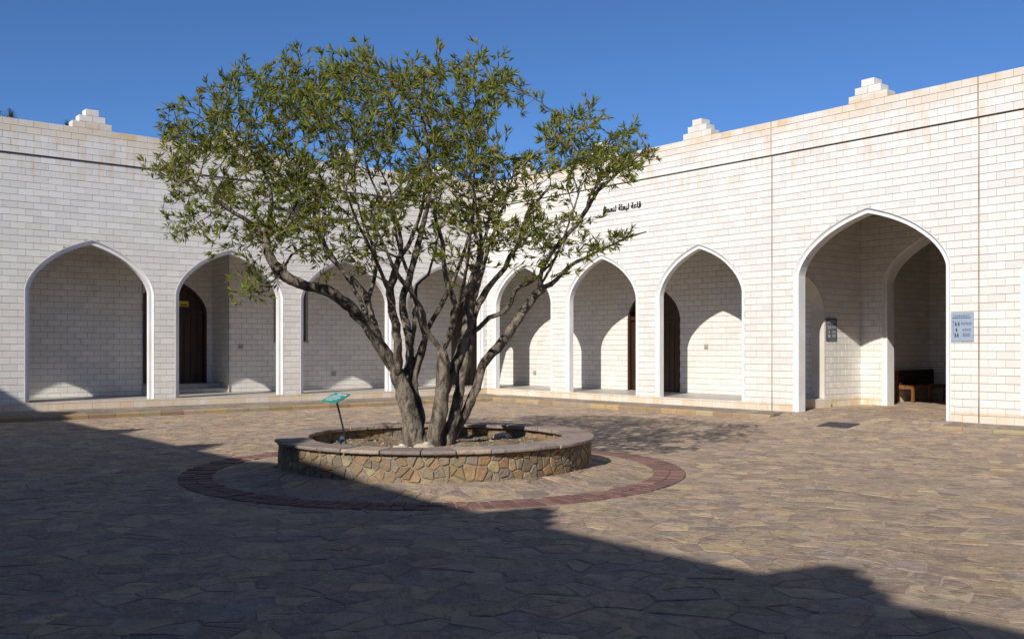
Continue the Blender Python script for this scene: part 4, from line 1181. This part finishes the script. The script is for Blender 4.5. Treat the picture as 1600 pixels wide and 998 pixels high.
    plaque(Frame((10.345, 0, 0), (0, 1, 0), (1, 0, 0)), 2.10, 2.55, 1.73, 2.26, 'plaque_dark', 'dark slate plaque on the inner side wall of the portal', 'white', 4)
    # yellow sign on the left door
    fr = Frame((-3.25, 0, 0), (0, -1, 0), (1, 0, 0)); c = fr.p(8.13, 2.79, -.06); root = empty('door_sign', c, 'small yellow sign with black writing on the dark door of the left arcade', 'sign')
    u0, u1, z0, z1 = 7.99, 8.26, 2.71, 2.86
    mb = MB(); v = [fr.p(u, z, d) for d in (-.076, -.062) for u, z in ((u0, z0), (u1, z0), (u1, z1), (u0, z1))]; mb.mesh_add(v, [q[::-1] for q in F6]); mb.build('panel', 'yellow', root)
    mb = MB()
    for (a, b, s0, s1) in ((8.13, 8.14, .03, .10), (8.155, 8.19, .03, .065), (8.20, 8.215, .03, .09), (8.225, 8.255, .03, .06), (8.265, 8.28, .03, .10), (8.29, 8.32, .03, .07), (8.13, 8.32, .02, .032), (8.17, 8.18, .08, .09), (8.24, 8.25, .08, .09)):
        mb.face([fr.p(a - .10, z0+s0, -.0595), fr.p(a - .10, z0+s1, -.0595), fr.p(b - .10, z0+s1, -.0595), fr.p(b - .10, z0+s0, -.0595)])
    mb.build('lettering', 'letter', root)
    # sockets on the gallery walls
    socket(Vector((-2.09, -6.99, 1.60)), Vector((1, 0, 0)), 'small round-edged socket high on the left gallery wall behind the second arch')
    socket(Vector((-2.09, -4.11, .79)), Vector((1, 0, 0)), 'small socket low on the left gallery wall behind the third arch')
    socket(Vector((6.80, 2.09, 1.60)), Vector((0, -1, 0)), 'small socket on the sunlit wall behind the third right arch')
    socket(Vector((-.17, 2.09, .77)), Vector((0, -1, 0)), 'small socket low on the sunlit wall behind the first right arch')
    # drain cover in front of the portal
    gz = .02
    root = empty('drain_cover', (12.6, -1.0, .08), 'flat dark iron drain cover in the paving before the portal', 'drain cover')
    def gq(a, b, h): return (a, -b, ground_z(a, b) + h)
    mb = MB(); A0, A1, B0, B1 = 12.26, 12.94, .80, 1.24
    v = [gq(a, b, h) for h in (-.03, .012) for a, b in ((A0, B1), (A1, B1), (A1, B0), (A0, B0))]; mb.mesh_add(v, F6); mb.build('plate', 'grate', root)
    for k in range(5):
        m = MB(); b = B0 + .04 + k*.08
        v = [gq(a, bb, h) for h in (.012, .016) for a, bb in ((A0+.06, b+.04), (A1-.06, b+.04), (A1-.06, b), (A0+.06, b))]; m.mesh_add(v, F6); m.build('rib', 'grate', root)
    # benches in the hall
    def bench(a0, b0, L, label):
        z0 = ground_z(12.6, -5) ; root = empty('bench', (a0 + .25, -b0 + L/2, z0), label, 'bench', 'benches in the portal hall')
        y0, y1 = -b0, -b0 + L
        for y in (y0 + .04, (y0+y1)/2, y1 - .04):
            for a in (a0 + .04, a0 + .46):
                m = MB(); m.box((a - .032, y - .035, z0), (a + .032, y + .035, z0 + (.40 if a > a0 + .2 else .80))); m.build('leg', 'wood', root)
        for k in range(4):
            m = MB(); m.box((a0 + .075 + k*.108, y0, z0 + .402), (a0 + .17 + k*.108, y1, z0 + .44)); m.build('slat', 'wood', root)
        m = MB(); m.box((a0 + .44, y0 - .0, z0 + .34), (a0 + .475, y1, z0 + .398)); m.build('apron', 'wood', root)
        m = MB(); m.box((a0 + .05, y0 - .0, z0 + .345), (a0 + .43, y0 + .03, z0 + .398)); m.build('end_rail', 'wood', root)
        for k in range(3):
            w = (L - .08) / 3; m = MB(); m.box((a0 + .075, y0 + .05 + k*w, z0 + .45), (a0 + .17, y0 + .02 + (k+1)*w, z0 + .82)); m.build('cushion', 'cushion', root)
    bench(10.37, -5.22, 1.75, 'dark wooden bench with back cushions along the side wall of the portal hall')
    # palms and a bush whose tips rise above the left wall
    def frond_tuft(name, base, h, n, L, label, tr=.16, spread=1.0, seed=1):
        rn = random.Random(seed); root = empty(name, base, label, 'palm tree', 'palms behind the left wall'); top = base + Vector((0, 0, h))
        mb = MB(); mb.tube([base, base + Vector((.1, 0, h*.5)), top], [tr*1.3, tr, tr*.8], 10); mb.build('trunk', 'bark', root)
        lv = MB()
        for k in range(n):
            az = rn.uniform(0, 6.283); el = rn.uniform(-.3, 1.35); d = Vector((math.cos(az)*math.cos(el), math.sin(az)*math.cos(el), math.sin(el)))
            p = top.copy(); s = L/7; side = d.cross(Vector((0, 0, 1))).normalized()
            for j in range(7):
                q = p + d*s; d = (d + Vector((0, 0, -.10 - .03*j))*spread).normalized()
                for sg in (-1, 1):
                    tip = p + (d*.5 + side*sg*.8).normalized()*L*.22*(1 - j/9)
                    lv.face([p, p.lerp(q, .5), tip], (.035, .05, .018))
                p = q
        lv.build('fronds', 'leaf', root, kind='stuff')
    def behind(x, y, F): q = P(x, y, F); return q
    q = behind(-10, 176, 46); frond_tuft('palm_tree', Vector((q.x, q.y, -.16)), q.z + .16, 70, .62, 'dark palm tip at the far left edge above the left wall', seed=3)
    q = behind(17, 181, 40); frond_tuft('palm_tree', Vector((q.x, q.y, -.16)), q.z + .16, 60, .36, 'small dark palm tuft just above the left wall coping', .06, .6, seed=4)
    q = behind(104, 196, 40); frond_tuft('palm_tree', Vector((q.x, q.y, -.16)), q.z + .16, 40, .26, 'dark palm tuft peeping up beside the left stepped merlon', .06, .6, seed=5)
build_props()

# ------------------------------------------------------------------ lettering on the walls
def build_lettering():
    # raised Arabic letters, contextual letter shapes given in left-to-right order
    W1, W2, W3 = '\ufe94\ufecb\ufe8e\ufed7', '\ufe94\ufee0\ufecc\ufe92\ufedf', '\ufe94\ufee4\ufecc\ufee8\ufedf'
    dg = bpy.context.evaluated_depsgraph_get
    def word_mesh(txt):
        cu = bpy.data.curves.new('word', 'FONT'); cu.body = txt; cu.size = 1.0; cu.extrude = .05; cu.offset = .018; cu.resolution_u = 3
        o = bpy.data.objects.new('word', cu); COL.objects.link(o); bpy.context.view_layer.update()
        me = bpy.data.meshes.new_from_object(o.evaluated_get(dg())); bpy.data.objects.remove(o); bpy.data.curves.remove(cu)
        me.name = 'word'; me.materials.clear(); me.materials.append(MAT['letter']); return me
    ms = {w: word_mesh(w) for w in (W1, W2, W3)}
    def put(fr, u0, z0, s, words, label):
        root = empty('wall_lettering', fr.p(u0, z0, .02), label, 'lettering'); x = 0.0
        M = Matrix(((fr.u.x, 0, fr.n.x), (fr.u.y, 0, fr.n.y), (0, 1, 0)))
        for w in words:
            me = ms[w].copy(); xs = [v.co.x for v in me.vertices]
            for v in me.vertices: v.co = M @ Vector(((v.co.x - min(xs))*s + x, v.co.y*s, v.co.z*s*.6))
            me.update(); link('word', me, root); x += (max(xs) - min(xs))*s + .075
        return x
    put(FR_, 5.10, 5.135, .205, [W3, W2, W1], 'black raised Arabic lettering on the right wall above the second arch')
    put(FR_, 3.15, 5.135, .205, [W3, W2], 'black raised lettering on the right wall mostly hidden behind the tree leaves')
    put(Frame((0, 0, 0), (0, 1, 0), (1, 0, 0)), -7.0, 5.14, .205, [W3, W2, W1], 'black raised lettering on the left wall seen in bits through the crown')
build_lettering()
